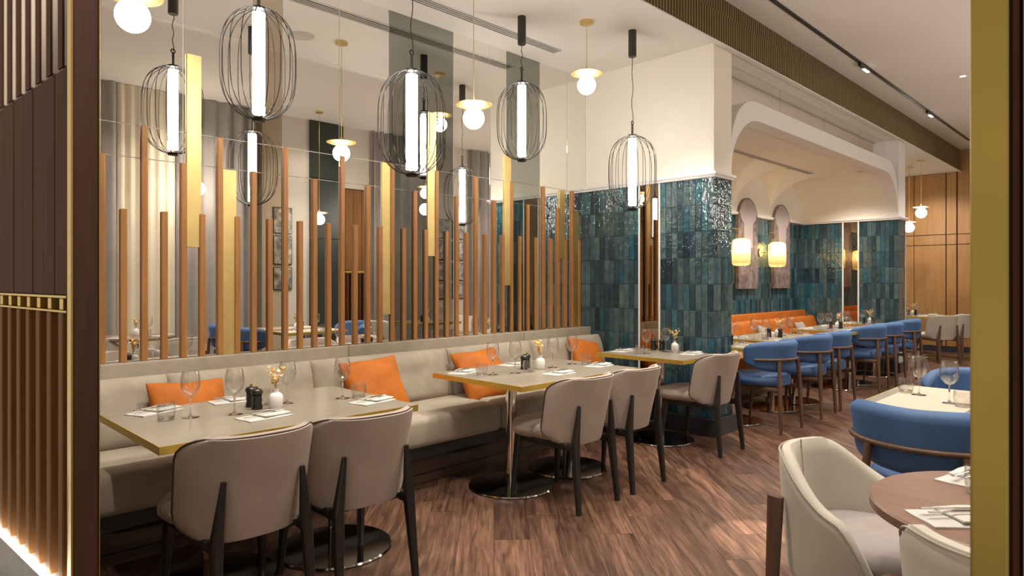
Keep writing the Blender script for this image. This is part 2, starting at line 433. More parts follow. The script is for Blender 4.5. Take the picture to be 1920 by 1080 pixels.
for r in range(-70, 40):
    off = prng.uniform(0, PL)
    for k in range(-4, 18):
        u0 = k * PL + off; v0 = r * PW
        pl = [l2w(q) for q in ((u0 + GAP, v0 + GAP), (u0 + PL - GAP, v0 + GAP), (u0 + PL - GAP, v0 + PW - GAP), (u0 + GAP, v0 + PW - GAP))]
        full = len(pl)
        q = pl
        for ax, val, g in ((0, FLOOR_X0, True), (0, XE, False), (1, FLOOR_Y0, True), (1, YM, False)):
            if q: q = clip(q, ax, val, g)
        if len(q) < 3: continue
        cx = sum(p[0] for p in q) / len(q); cy = sum(p[1] for p in q) / len(q)
        z = cx * cos(YAW) + cy * sin(YAW); lat = cx * sin(YAW) - cy * cos(YAW)
        inv = z > 1.0 and abs(lat) < 0.78 * z + 0.5 and cy < 3.75 and -0.2 < cx
        planks.append((0 if inv else 1, z if z > 0 else 99, q, q == pl, (u0, v0)))
planks.sort(key=lambda t: (t[0], t[1]))
full_me = None; rest = MB()
for idx, (a, z, q, whole, uv) in enumerate(planks):
    if idx < 290 and a == 0:
        if whole:
            if full_me is None:
                full_me = MB().extrude([(GAP, GAP), (PL - GAP, GAP), (PL - GAP, PW - GAP), (GAP, PW - GAP)], 'z', -0.009, 0.0).mesh('plank', 'floor_wood', 0)
            o = link('plank', full_me, floor, l2w(uv) + (0,), (0, 0, ANG))
        else:
            lq = [(p[0] - uv[0], p[1] - uv[1]) for p in map(w2l, q)]
            o = part('plank', MB().extrude(lq, 'z', -0.009, 0.0), 'floor_wood', floor, None, 0, l2w(uv) + (0,), (0, 0, ANG))
    else:
        rest.extrude([w2l(p) for p in q], 'z', -0.009, 0.0)
o = part('floor_planks', rest, 'floor_wood', floor, None, 0, None, (0, 0, ANG)); o['kind'] = 'stuff'

# ------------------------------------------------------------------ ceilings and the fluted step
ceil = struct('ceiling', MB().box(0.45, XE, YP - .02, YM + .1, HC, HC + .12).box(-1.6, XE + .1, YC - .02, YP - .02, HR, HR + .12), 'ceiling_paint')
step = struct('trim_1', MB().box(0.45, XE, YP - .03, YP - .015, HC, HC + .27).box(0.45, XE, YP - .02, YP - .005, HC + .27, HR), 'dark_opening')
step['label'] = 'long dropped ceiling edge faced with fluted bronze-brown strips'
fl1 = MB().rbox(0, .026, 0, .016, 0, .268, .003, 1).mesh('flute', 'bronze_slat', 0)
n_f = 0; more = MB()
x = 2.6
while x < XE - .05:
    if x < 13.0 and n_f < 290: link('flute', fl1, step, (x, YP - .047, HC + .001)); n_f += 1
    else: more.box(x, x + .026, YP - .047, YP - .031, HC + .001, HC + .269)
    more.box(x, x + .026, YP - .036, YP - .02, HC + .272, HR - .001)
    x += .044
o = part('flutes', more, 'bronze_slat', step, None, 0); o['kind'] = 'stuff'
part('lip', MB().box(0.45, XE, YP - .055, YP - .005, HC - .012, HC), 'ceiling_paint', step, None, 0)

# linear air grilles
def grille(name, x0, x1, y0, z, label, n=4):
    t = thing(name, label, 'vent', (x0, y0, z)); L_ = x1 - x0
    part('frame', MB().box(0, L_, 0, .012, -.006, 0).box(0, L_, n * .03, n * .03 + .012, -.006, 0).box(0, .012, .012, n * .03, -.006, 0).box(L_ - .012, L_, .012, n * .03, -.006, 0), 'white_plaster', t, None, 0)
    part('backing', MB().box(.012, L_ - .012, .012, n * .03, -.002, -.0005), 'vent_dark', t, None, 0)
    for k in range(1, n): part('blade', MB().box(.012, L_ - .012, k * .03 - .005, k * .03 + .008, -.007, -.0025), 'speaker_grey', t, None, 0)
grille('air_grille', 1.2, 4.60, 3.91, HC, 'long slotted air grille in the ceiling beside the mirrored wall')
def ceiling_disc(x, y, z, r, label, cat, mat):
    o = part('ceiling_speaker', MB().lathe([(0, -.006), (r * .9, -.006), (r, 0)], 28), mat); o.location = (x, y, z); tag(o, label, cat)
ceiling_disc(2.73, 3.31, HC, .11, 'round pale speaker cover in the ceiling before the mirror', 'speaker', 'speaker_grey')

# ------------------------------------------------------------------ mirrored back wall
wall_back = struct('wall_back', MB().box(0.45, XE, YM + .012, YM + .10, 0, HC), 'plaster')
part('mirror_backing', MB().box(0.5, XT, YM + .006, YM + .012, LEDGE, HC), 'trim_white', wall_back, None, 0)
xs = [0.50, 0.99, 1.434, 1.875, 2.078, 2.514, 2.952, 3.603, 4.026, 4.24, 4.69, 5.10, XT]
kinds = ['clear', 'clear', 'clear', 'bronze', 'clear', 'clear', 'grey', 'clear', 'clear', 'grey', 'clear', 'clear']
zs = [LEDGE, 2.107, 2.30, HC]
for i in range(12):
    for j in range(3):
        if j < 2 and kinds[i] == 'bronze': pass
        g = .0016
        part('mirror_panel', MB().rbox(xs[i] + g, xs[i + 1] - g, YM, YM + .006, zs[j] + g, zs[j + 1] - g, .0012, 1), 'mirror_' + kinds[i], wall_back, None if kinds[i] == 'clear' else kinds[i] + ' tinted mirror panel', 0)
tops = [2.107, 1.80, 2.298, 1.80]
slat_me = {h: MB().rbox(-.017, .017, -.020, 0, 0, h - LEDGE, .003, 1).mesh('slat', 'oak_slat', 0) for h in set(tops)}
for k in range(41):
    x = 0.994 + .11 * k
    if x > XT - .03: break
    link('slat', slat_me[tops[k % 4]], wall_back, (x, YM - .0005, LEDGE))
for gap, z0, z1 in ((4, 1.59, 2.79), (6, LEDGE, 2.10), (17, 1.12, 2.30), (21, 1.586, 2.77), (29, 1.34, 2.53), (36, 1.6, 2.29), (38, LEDGE, 2.09), (12, 1.6, 1.601)):
    if z1 - z0 < .1: continue
    x = 0.994 + .11 * gap + .011
    part('brass_panel', MB().rbox(x + .006, x + .094, YM - .012, YM - .001, z0, z1, .002, 1), 'pale_brass', wall_back, None, 0)

# ------------------------------------------------------------------ tiled wall, piers and alcove walls
TH = 0.24; ROW0 = 0.15
def tile_mesh(w): return MB().rbox(-w / 2 + .0016, w / 2 - .0016, -.009, .003, -TH / 2 + .0016, TH / 2 - .0016, .0025, 1).mesh('tile', 'tile_glaze', 0)
trng = random.Random(11)
def tiles(parent, origin, direction, count, w, rows, normal_rz, r0=0):
    me = tile_mesh(w)
    for i in range(count):
        for r in range(r0, rows):
            p = Vector(origin) + Vector(direction) * (w * (i + .5))
            link('tile', me, parent, (p.x, p.y, ROW0 + TH * (r + .5)), (trng.uniform(-.005, .005), trng.uniform(-.004, .004), normal_rz + trng.uniform(-.008, .008)))
wall_right = struct('wall_right', MB().box(XT + .012, XA0 - .012, YP + .012, YM + .012, 0, HT), 'grout')
part('upper_wall', MB().box(XT, XA0, YP, YM, HT, HC), 'plaster', wall_right, None, 0)
SY0, SY1 = 3.407, 3.634
tiles(wall_right, (XT + .009, YM, 0), (0, -1, 0), 11, (YM - SY1 - .005) / 11, 9, -pi / 2)
tiles(wall_right, (XT + .009, SY0 - .005, 0), (0, -1, 0), 9, (SY0 - .005 - YP) / 9, 9, -pi / 2)
tiles(wall_right, (XT, YP + .009, 0), (1, 0, 0), 5, (XA0 - XT) / 5, 9, 0)
part('mirror_strip', MB().box(XT - .002, XT + .006, SY0 + .008, SY1 - .008, .15, HT), 'mirror_dark', wall_right, 'narrow bronze mirror strip between the tiles', 0)
for y in (SY0, SY1): part('metal_edge', MB().box(XT - .008, XT + .006, y - .008, y + .008, .15, HT), 'trim_white', wall_right, None, 0)
struct('trim_2', MB().box(XT - .04, XA0 + .04, YP - .04, YM, 0, .15), 'dark_plinth')
def cornice(name, x0, x1, y0, y1):
    struct(name, MB().box(x0 - .018, x1 + .018, y0 - .018, y1, HT - .012, HT + .012).box(x0 - .032, x1 + .032, y0 - .032, y1, HT + .012, HT + .035), 'white_plaster')
cornice('trim_3', XT, XA0, YP, YM)

wall_end = struct('wall_alcove_end', MB().box(XA1 + .012, XA1 + .35, YP + .012, YM + .012, 0, HT), 'grout')
part('upper_wall', MB().box(XA1, XA1 + .36, YP, YM, HT, HC), 'white_plaster', wall_end, None, 0)
tiles(wall_end, (XA1 + .009, YM, 0), (0, -1, 0), 11, (YM - SY1 - .005) / 11, 9, -pi / 2)
tiles(wall_end, (XA1 + .009, SY0 - .005, 0), (0, -1, 0), 9, (SY0 - .005 - YP) / 9, 9, -pi / 2)
tiles(wall_end, (XA1, YP + .009, 0), (1, 0, 0), 5, .36 / 5, 9, 0, 1)
part('mirror_strip', MB().box(XA1 - .002, XA1 + .006, SY0 + .01, SY1 - .01, .15, HT), 'mirror_dark', wall_end, 'narrow bronze mirror strip between the tiles', 0)
for y in (SY0, SY1): part('metal_edge', MB().box(XA1 - .008, XA1 + .006, y - .01, y + .01, .15, HT), 'trim_white', wall_end, None, 0)
struct('trim_4', MB().box(XA1 - .03, XA1 + .39, YP - .03, YM, 0, .15), 'dark_plinth')
cornice('trim_5', XA1, XA1 + .36, YP, YM)
# lit metal edge on the outer corner of the far pier
part('metal_edge', MB().box(XA1 + .36, XA1 + .375, YP - .004, YP + .012, .15, HT), 'trim_white', wall_end, None, 0)

wall_ab = struct('wall_alcove_back', MB().box(XA0, XA1 + .012, YM + .001, YM + .011, 0, HC), 'grout')
me = MB()
k = 0
while XA0 + .06 * (k + 1) <= XA1 + .01:
    xa = XA0 + .06 * k
    for r in range(3, 9): me.box(xa + .0015, xa + .0585, YM - .006, YM, ROW0 + TH * r + .0015, ROW0 + TH * (r + 1) - .0015)
    k += 1
o = part('tiles', me, 'tile_glaze', wall_ab, None, 0); o['kind'] = 'stuff'
struct('trim_6', MB().box(XA0, XA1, YM - .05, YM, HT, HT + .03), 'white_plaster')

# alcove vault: flat crown, rounded ends, lunettes along the back
ZV0, ZV1, RV = HT + .03, 2.97, 0.61
def endp(x):
    d = min(x - XA0, XA1 - x)
    return ZV1 if d >= RV else ZV0 + (ZV1 - ZV0) * sqrt(max(0, 1 - ((RV - d) / RV) ** 2))
BAY = 1.185
def lun(x):
    c = ((XA1 - x) % BAY) / BAY * 2 - 1
    return ZV0 + (ZV1 - ZV0) * sqrt(max(0, 1 - min(1, abs(c) * 1.04) ** 2.2))
def cov(y):
    d = YM - y
    return ZV1 if d >= .62 else ZV0 + (ZV1 - ZV0) * sqrt(max(0, 1 - ((.62 - d) / .62) ** 2))
nx, ny = 220, 44
vs = []; fs = []
for i in range(nx + 1):
    tx_ = i / nx; x = XA0 + (XA1 - XA0) * (0.5 - 0.5 * cos(pi * tx_))
    for j in range(ny + 1):
        y = YP + .05 + (YM - .02 - YP - .05) * sin(pi / 2 * j / ny)
        vs.append((x, y, min(endp(x), max(lun(x), cov(y)))))
for i in range(nx):
    for j in range(ny):
        a = i * (ny + 1) + j; fs.append((a, a + 1, a + ny + 2, a + ny + 1))
vault = MB().add(vs, fs)
vlt = part('ceiling_alcove', vault, 'plaster', None, None, 50); vlt['kind'] = 'structure'
# back wall behind the lunettes
part('upper_wall', MB().box(XA0, XA1, YM - .02, YM, HT + .03, ZV1 + .05), 'plaster', wall_ab, None, 0)
grille('air_grille', 7.3, 10.0, 3.66, ZV1 - .002, 'slotted air grille in the vaulted alcove ceiling', 4)
ceiling_disc(10.3, 3.15, ZV1, .05, 'small round light in the alcove vault', 'light', 'speaker_grey')

# arched hood and mirror fascia over the alcove
def arch(x0, x1, top, spring, r, n=16):
    p = []
    for k in range(n + 1):
        a = pi - pi / 2 * k / n; p.append((x0 + r + r * cos(a), spring + (top - spring) * sin(a)))
    for k in range(n + 1):
        a = pi / 2 - pi / 2 * k / n; p.append((x1 - r + r * cos(a), spring + (top - spring) * sin(a)))
    return p
inn = arch(XA0, XA1, ZV1 - .01, HT + .035, RV); out = arch(XA0, XA1, 3.14, 2.60, .52)
hood = struct('trim_7', MB().strip(inn, out, 'y', YP + .005, YP + .17), 'white_plaster')
fas = struct('wall_alcove_front', MB().strip([(p[0], p[1] + .02) for p in inn], [(p[0], HC) for p in inn], 'y', YP + .185, YP + .20), 'plaster')
jx = [XA0, 7.23, 8.55, 9.85, XA1]
for k in range(4):
    part('mirror_panel', MB().box(jx[k] + .003, jx[k + 1] - .003, YP + .175, YP + .184, 2.7 if k in (0, 3) else 3.05, HC - .004), 'mirror_clear', fas, None, 0) if k in (1, 2) else None
def sub(a, b): return [(max(a, min(b, p[0])), p[1]) for p in inn if a - .4 <= p[0] <= b + .4]
for a, b in ((jx[0], jx[1]), (jx[3], jx[4])):
    lo = [(p[0], p[1] + .03) for p in arch(XA0, XA1, ZV1 - .01, HT + .035, RV, 24) if a + .003 <= p[0] <= b - .003]
    lo = ([(a + .003, lo[0][1])] if lo[0][0] > a + .01 else []) + lo + ([(b - .003, lo[-1][1])] if lo[-1][0] < b - .01 else [])
    part('mirror_panel', MB().strip(lo, [(p[0], HC - .004) for p in lo], 'y', YP + .175, YP + .184), 'mirror_clear', fas, None, 0)

# ------------------------------------------------------------------ far wood wall
wall_far = struct('wall_far', MB().box(XE, XE + .1, YC, YM + .1, 0, HR), 'dark_slat')
ye = [YC, -.2, .6, 1.4, 2.0, 2.87, 3.055, 3.6, YM]
for i in range(len(ye) - 1):
    for z0, z1 in ((.1, 2.09), (2.09, 2.29), (2.29, HC if ye[i] > 2.8 else HR)):
        g = .012 if i in (4, 5) else .005
        part('panel', MB().rbox(XE - .02, XE - .001, ye[i] + g, ye[i + 1] - g, z0 + .006, z1 - .006, .003, 1), 'far_panel_wood', wall_far, None, 0)
struct('baseboard_far', MB().box(XE - .03, XE - .001, YC, YM, 0, .1), 'dark_plinth')

# ------------------------------------------------------------------ curtain wall behind the camera (seen in the mirror)
wall_front = struct('wall_front', MB().box(.3, XE, YC - .12, YC, 0, HR), 'front_wall')
def curtain(x0, x1, label, mat='curtain_cloth', z1=3.905, amp=.06, per=.2, seed=0):
    r = random.Random(seed); n = int((x1 - x0) / .022); p = r.uniform(0, 6)
    lo = []; vs = []; fs = []
    for k in range(n + 1):
        x = x0 + (x1 - x0) * k / n
        y = .075 + amp * sin(2 * pi * (x - x0) / per + p + .9 * sin(3.1 * x)) * (.75 + .25 * sin(5 * x + p))
        vs += [(x, y, .02), (x, y, z1), (x, y + .006, .02), (x, y + .006, z1)]
    for k in range(n):
        a = k * 4; b = a + 4; fs += [(a, b, b + 1, a + 1), (a + 2, a + 3, b + 3, b + 2), (a + 1, b + 1, b + 3, a + 3), (a, a + 2, b + 2, b)]
    fs += [(0, 1, 3, 2), (n * 4, n * 4 + 2, n * 4 + 3, n * 4 + 1)]
    o = part('curtain', MB().add(vs, fs), mat, None, None, 60); o.location = (0, YC, 0)
    tag(o, label, 'curtain')
curtain(.9, 2.35, 'full-height grey-taupe curtain reflected at the left end of the mirror', seed=1)
curtain(3.05, 4.25, 'grey-taupe curtain reflected beside the framed city photographs', seed=2)
curtain(6.15, 7.45, 'full-height grey-taupe curtain reflected behind the middle pendant lamp', seed=3)
curtain(8.35, 9.4, 'grey-taupe curtain reflected nearest the tiled wall', seed=4)
curtain(2.35, 3.05, 'pale sheer curtain over the window, reflected in the mirror', 'sheer_cloth', seed=5, per=.11, amp=.03)
dp = thing('dark_wall_panel', 'tall green-black wall panel reflected in the mirror', 'panel', (5.04, YC, 0))
part('board', MB().rbox(0, .58, .001, .05, 0, 2.05, .004, 1), 'green_black', dp, None, 0)
part('board', MB().rbox(0, .58, .001, .05, 2.056, 3.0, .004, 1), 'green_black', dp, None, 0)
part('board', MB().rbox(0, .58, .001, .05, 3.006, 3.9, .004, 1), 'green_black', dp, None, 0)
ws = thing('wooden_slat_screen', 'brown wooden slat screen with brass rail reflected in the mirror', 'screen', (5.66, YC, 0))
part('backing', MB().box(0, .46, .001, .02, 0, 2.9), 'dark_slat', ws, None, 0)
for k in range(6): part('slat', MB().rbox(.01 + k * .076, .055 + k * .076, .021, .07, 0, 1.5, .003, 1), 'dark_slat', ws, None, 0)
for k in range(3): part('board', MB().rbox(.003 + k * .153, .15 + k * .153, .021, .045, 1.56, 2.88, .003, 1), 'fin_wood', ws, None, 0)
part('rail', MB().rbox(0, .46, .021, .06, 1.51, 1.55, .003, 1), 'brass', ws, None, 0)
frng = random.Random(5)
def picture(x, z, w, h, label):
    t = thing('framed_photograph', label, 'picture', (x, YC, z))
    part('frame', MB().rbox(-w / 2, w / 2, .001, .022, -h / 2, h / 2, .003, 1), 'black_metal', t, None, 0)
    part('print', MB().box(-w / 2 + .012, w / 2 - .012, .0221, .024, -h / 2 + .012, h / 2 - .012), 'grey_photo', t, None, 0)
for z, h, w_ in ((2.30, .40, 'top'), (1.85, .44, 'middle'), (1.42, .34, 'lowest')):
    picture(4.60, z, .30, h, 'dark grey city photograph, %s of the stack reflected left of the green-black panel' % w_)
for i, x in enumerate((7.72, 8.10)):
    for z, h, w_ in ((2.35, .36, 'top'), (1.95, .36, 'second'), (1.56, .34, 'third'), (1.2, .3, 'lowest')):
        picture(x, z, .30, h, 'grey city photograph, %s of the %s column reflected near the tiled wall' % (w_, ('first', 'second')[i]))

# ------------------------------------------------------------------ slatted wooden partition on the left and its post
XP = 0.45
PA = radians(4.6)
def pl_part(name, mb, mat, label=None): return part(name, mb, mat, part_w, label, 0)
part_w = struct('wall_left', MB().box(.050, .066, .02, 2.0, 0, HR), 'dark_slat')
part_w.location = (XP, 2.30, 0); part_w.rotation_euler = (0, 0, PA)
fy = [.055 + .1165 * k for k in range(16)]
low = MB().rbox(-.004, .049, 0, .040, .462, 1.284, .003, 1).mesh('slat', 'fin_wood', 0)
upp = MB().rbox(.002, .049, 0, .038, 2.03, HR, .003, 1).mesh('slat', 'fin_lit_tint', 0)  # fin body coloured as if lit from the side
face = MB().box(-.004, .0018, -.001, .040, 2.025, HR).mesh('slat_shade_face', 'dark_slat', 0)  # dark strip stands for the unlit front of each upper fin
for i, y in enumerate(fy):
    link('slat', low, part_w, (0, y, 0))
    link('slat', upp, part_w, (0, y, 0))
    link('slat_shade_face', face, part_w, (0, y, 0))
    x_ = -.002 - .0015 * (i % 2)
    pl_part('board', MB().rbox(x_, .049, y - .038, y + .076, 1.338, 2.02, .003, 1), 'dark_slat')
    pl_part('brass_pin', MB().rbox(-.002, .03, y + .004, y + .034, 1.2925, 1.3275, .002, 1), 'brass')
pl_part('brass_rail', MB().box(-.004, .049, .02, 2.0, 1.285, 1.291).box(-.004, .049, .02, 2.0, 1.329, 1.336), 'brass', 'brass rails around the narrow open gap')
pl_part('led_strip', MB().box(-.018, -.005, .02, 2.0, .452, .464), 'led_light', 'glowing light strip under the slats')
pl_part('ledge', MB().box(-.020, .049, .02, 2.0, .36, .451), 'stone_grey')
bl = struct('baseboard_left', MB().box(-.019, .049, .02, 2.0, 0, .359), 'stone_grey')
bl.location = (XP, 2.30, 0); bl.rotation_euler = (0, 0, PA)
stp = thing('lobby_step', 'pale stone step below the light strip at the lower left', 'step', (0, 0, 0))
part('tread', MB().rbox(-.6, .30, 2.45, YM, 0, .30, .006, 1), 'speaker_grey', stp, None, 0)
post = thing('portal_post', 'dark brown wooden door post with brass edge strips at the left', 'post', (XP, 2.27, 0))
part('post_body', MB().rbox(.003, .068, 0, .045, 0, HR, .003, 1), 'post_wood', post, None, 0)
part('brass_edge', MB().box(-.003, .0025, -.002, .045, 0, HR), 'brass', post, None, 0)
part('brass_edge', MB().box(.0685, .071, -.002, .045, 0, HR), 'brass', post, None, 0)
post2 = thing('brass_post', 'broad brass door post close to the viewer at the right edge', 'post', (1.0, 0, 0))
part('post_face', MB().rbox(0, .03, .136, .177, 0, HR, .004, 2), 'post_brass', post2, None, 0)
part('side_strip', MB().rbox(.004, .03, .127, .135, 0, HR, .002, 1), 'dark_slat', post2, None, 0)
part('post_return', MB().rbox(0.006, .03, .06, .126, 0, HR, .003, 1), 'base_steel', post2, None, 0)
struct('wall_portal', MB().box(1.03, 1.06, YC, .16, 0, HR), 'plaster')

# ------------------------------------------------------------------ banquette along the mirror
bench = thing('banquette', 'long grey-beige upholstered banquette below the slatted mirror wall', 'bench', (0, 0, 0))
BX0 = XP + .075
part('base', MB().box(BX0, XT - .045, 3.615, YM - .05, 0, .20), 'bench_wood', bench, 'glossy brown wood base', 0)
part('base_line', MB().box(BX0, XT - .045, 3.611, 3.614, .055, .062), 'black_wood', bench, None, 0)
x = BX0 + .25
while x < 5.2:
    part('finger_pull', MB().extrude([(x + .06 * 0, .178), (x + .55, .178), (x + .40, .150), (x + .15, .150)], 'y', 3.610, 3.6145), 'dark_opening', bench, 'dark finger pull cut in the drawer front', 0)
    x += 1.05
part('rail', MB().box(BX0, XT - .045, 3.50, YM - .05, .205, .283), 'dark_plinth', bench, 'dark grey rail under the seat', 0)
sx_ = [BX0, 1.45, 2.40, 3.36, 4.36, XT - .045]
for i in range(5):
    mb = MB().rbox(sx_[i] + .003, sx_[i + 1] - .003, 3.44, YM - .16, .285, .485, .045, 4)
    part('seat_cushion', mb, 'bench_fabric', bench, None, 50)
for i, (a, b) in enumerate(((BX0, 2.55), (2.55, 4.40), (4.40, XT - .002))):
    part('back_panel', MB().rbox(a + .002, b - .002, YM - .075, YM - .001, .30, LEDGE, .008, 2), 'bench_fabric', bench, None, 50)
bx_ = [BX0, 1.28, 2.18, 3.36, 4.33, XT - .03]
for i in range(5):
    w = bx_[i + 1] - bx_[i]
    mb = MB().cushion(w + .004, .40, .21, 24, 4.6, .07, i + 3)
    mb.xf(Matrix.Translation(((bx_[i] + bx_[i + 1]) / 2, 4.075, .645)) @ Matrix.Rotation(radians(76), 4, 'X'))
    part('back_cushion', mb, 'bench_fabric', bench, None, 60)

def pillow(name, x, y, z, s, rx, ry, rz, label, mat, group=None, t=.15, seed=0):
    o = part(name, MB().cushion(s, s, t, 24, 2.4, .12, seed, .09), mat, None, None, 60)
    o.location = (x, y, z); o.rotation_euler = (radians(rx), radians(ry), radians(rz))
    M_ = o.rotation_euler
    return tag(o, label, 'pillow', group)
OG = 'orange pillows on the grey banquette'
pillow('throw_pillow', 1.33, 3.865, .625, .42, 64, 2, 3, 'orange velvet pillow behind the nearest table, leftmost on the banquette', 'orange_velvet', OG, seed=1)
pillow('throw_pillow', 2.53, 3.85, .655, .42, 58, -4, -8, 'orange velvet pillow beside the right end of the nearest table', 'orange_velvet', OG, seed=2)
pillow('throw_pillow', 3.52, 3.84, .640, .44, 55, -4, -6, 'orange velvet pillow partly behind the left end of the middle table', 'orange_velvet', OG, seed=3)
pillow('throw_pillow', 4.88, 3.86, .64, .42, 60, 12, -4, 'orange velvet pillow at the tiled end of the banquette', 'orange_velvet', OG, seed=4)

# ------------------------------------------------------------------ tables
def pedestal(t, x, y, top):
    c = part('column', MB().lathe([(.038, .012), (.038, top - .034)], 20, (x, y, 0)), 'chrome', t)
    part('foot_disc', MB().lathe([(0, 0), (.285, 0), (.29, .006), (.285, .014), (.05, .018), (0, .018)], 48, (x, y, 0)), 'base_steel', t)
    part('mount_plate', MB().rbox(x - .15, x + .15, y - .15, y + .15, top - .036, top - .0305, .002, 1), 'black_metal', t, None, 0)
def rect_table(x0, x1, y0, y1, feet, label, top_mat='taupe_top', name='dining_table'):
    cx, cy = (x0 + x1) / 2, (y0 + y1) / 2; a, b = (x1 - x0) / 2, (y1 - y0) / 2; T = .75
    t = thing(name, label, 'table', (cx, cy, 0))
    part('tabletop', MB().box(-a + .003, a - .003, -b + .003, b - .003, T - .03, T), top_mat, t, None, 0)
    part('brass_edge', MB().box(-a, a, -b, -b + .003, T - .032, T + .0005).box(-a, a, b - .003, b, T - .032, T + .0005).box(-a, -a + .003, -b + .003, b - .003, T - .032, T + .0005).box(a - .003, a, -b + .003, b - .003, T - .032, T + .0005), 'edge_brass', t, 'brass edge band', 0)
    for fx, fy in feet: pedestal(t, fx - cx, fy - cy, T)
    return t
rect_table(.815, 2.03, 2.70, 3.55, [(1.16, 3.12), (1.76, 3.05)], 'nearest long brass-edged table in front of the banquette')
rect_table(2.80, 4.02, 2.71, 3.56, [(3.13, 3.13), (3.72, 3.13)], 'middle long brass-edged table in front of the banquette')
rect_table(4.62, 5.24, 2.70, 3.56, [(4.97, 3.13)], 'small brass-edged table against the blue tiled wall')
rect_table(5.86, 6.46, 2.70, 3.50, [(6.15, 3.05)], 'small pale table half hidden behind the tiled pier', 'taupe_top')
rect_table(6.74, 7.94, 2.70, 3.50, [(7.05, 3.05), (7.62, 3.05)], 'first long brass-edged table in the orange alcove')
rect_table(8.66, 9.86, 2.70, 3.50, [(9.0, 3.05), (9.55, 3.05)], 'second long brass-edged table in the orange alcove')
rect_table(10.30, 10.92, 2.70, 3.45, [(10.6, 3.05)], 'small brass-edged table by the far tiled pier')
rect_table(3.66, 4.50, -.12, 1.135, [(4.08, .2), (4.08, .8)], 'taupe table with beige runners between blue armchairs')
rect_table(5.9, 6.7, .0, .8, [(6.3, .4)], 'taupe table by the curtains, seen in the mirror')
rect_table(13.3, 14.5, 2.95, 3.75, [(13.6, 3.3), (14.2, 3.3)], 'pale table with greige chairs by the far wood wall')
rt = thing('round_table', 'round walnut table at the lower right with folded napkins', 'table', (2.27, .245, 0))
part('tabletop', MB().lathe([(0, .715), (.385, .715), (.405, .722), (.405, .744), (.398, .75), (0, .75)], 72), 'walnut_top', rt)
pedestal(rt, 0, 0, .75)

# ------------------------------------------------------------------ chairs
def rounded_half(v, W, H, r):
    """half width at height v in -H..H of a rounded rectangle"""
    d = abs(v) - (H - r)
    return W if d <= 0 else W - r + sqrt(max(0, r * r - d * d))
def shell_chair(name, fab, legmat, pipe, label):
    def make():
        t = thing(name, label, 'chair')
        def back(u, v, Wd=.268, Hh=.205, r=.085):
            h = sin(v * pi / 2) * Hh
            taper = 1 - .04 * (1 - (h / Hh)) * .5
            rr = r if h > 0 else .11
            x = u * rounded_half(h, Wd, Hh, rr) * taper
            y = -.262 + .185 * (abs(x) / .262) ** 2.8 - .05 * (h / Hh)
            return (x, y, .595 + h)
        part('backrest', MB().shell(back, 22, 20, .042, .45), fab, t, None, 60)
        ring = [(u, -1) for u in [-1 + .125 * k for k in range(16)]] + [(1, v) for v in [-1 + .1 * k for k in range(20)]] + [(u, 1) for u in [1 - .125 * k for k in range(16)]] + [(-1, v) for v in [1 - .1 * k for k in range(20)]]
        pts = []
        for u, v in ring:
            p = back(u, v); 
            d = .02; n_ = (Vector(back(min(1, u + d), v)) - Vector(back(max(-1, u - d), v))).cross(Vector(back(u, min(1, v + .1))) - Vector(back(u, max(-1, v - .1))))
            n_ = n_.normalized() if n_.length > 1e-9 else Vector((0, -1, 0))
            if n_.y > 0: n_ = -n_
            q = Vector(p) + n_ * .0105
            if not pts or (q - pts[-1]).length > .004: pts.append(q)
        part('piping', MB().tube(pts, .0042, 6, closed=True), pipe, t, 'dark piping around the backrest', 60)
        def seatP(u, v):
            y = sin(v * pi / 2); yy_ = y * .235
            w = rounded_half(yy_, .255, .235, .15) * (1 if yy_ > 0 else .90)
            return (u * w, .052 + yy_, .452 - .012 * (u * u + v * v) * .5)
        part('seat', MB().shell(seatP, 18, 18, .085, .3), fab, t, None, 60)
        part('seat_frame', MB().rbox(-.20, .20, -.20, .22, .375, .408, .006, 1), legmat, t, None, 0)
        for s_ in (-1, 1):
            part('leg', MB().bar((s_ * .192, -.294, 0), (s_ * .178, -.255, .40), .026, .030, .044, .050).bar((s_ * .178, -.255, .40), (s_ * .156, -.268, .635), .044, .050, .018, .018), legmat, t, None, 40)
            part('leg', MB().bar((s_ * .215, .235, 0), (s_ * .195, .195, .405), .024, .028, .042, .050), legmat, t, None, 40)
            part('side_rail', MB().bar((s_ * .178, -.25, .385), (s_ * .195, .19, .39), .028, .045, .028, .04), legmat, t, None, 40)
        return t
    return make
taupe = shell_chair('dining_chair', 'taupe_velvet', 'black_wood', 'piping_dark', '')
CG = 'taupe chairs facing the banquette'
for (x, y, rz), lb in (((1.12, 2.735, 0), 'taupe velvet dining chair nearest the viewer at the front table'),
                       ((1.625, 2.72, -.03), 'second taupe velvet chair at the right end of the front table'),
                       ((3.20, 2.74, .0), 'taupe velvet chair at the left half of the middle table'),
                       ((3.74, 2.74, .02), 'taupe velvet chair at the right half of the middle table'),
                       ((4.97, 2.76, .0), 'taupe velvet chair at the small table by the tiles')):
    place('taupe', taupe, (x, y, 0), rz, lb, CG)
grey_shell = shell_chair('greige_chair', 'greige_velvet', 'walnut_leg', 'piping_light', '')
GG = 'greige chairs with splayed brown legs'
for (x, y, rz), lb in (((13.15, 2.80, -.65), 'greige chair directly behind the last blue chair by the wood wall'),
                       ((13.9, 2.6, -.7), 'greige chair farthest right by the wood wall'),
                       ((5.66, .4, -pi / 2), 'greige chair by the curtains, left of its table in the mirror'),
                       ((6.94, .4, pi / 2), 'greige chair by the curtains, right of its table in the mirror')):
    place('greige', grey_shell, (x, y, 0), rz, lb, GG)

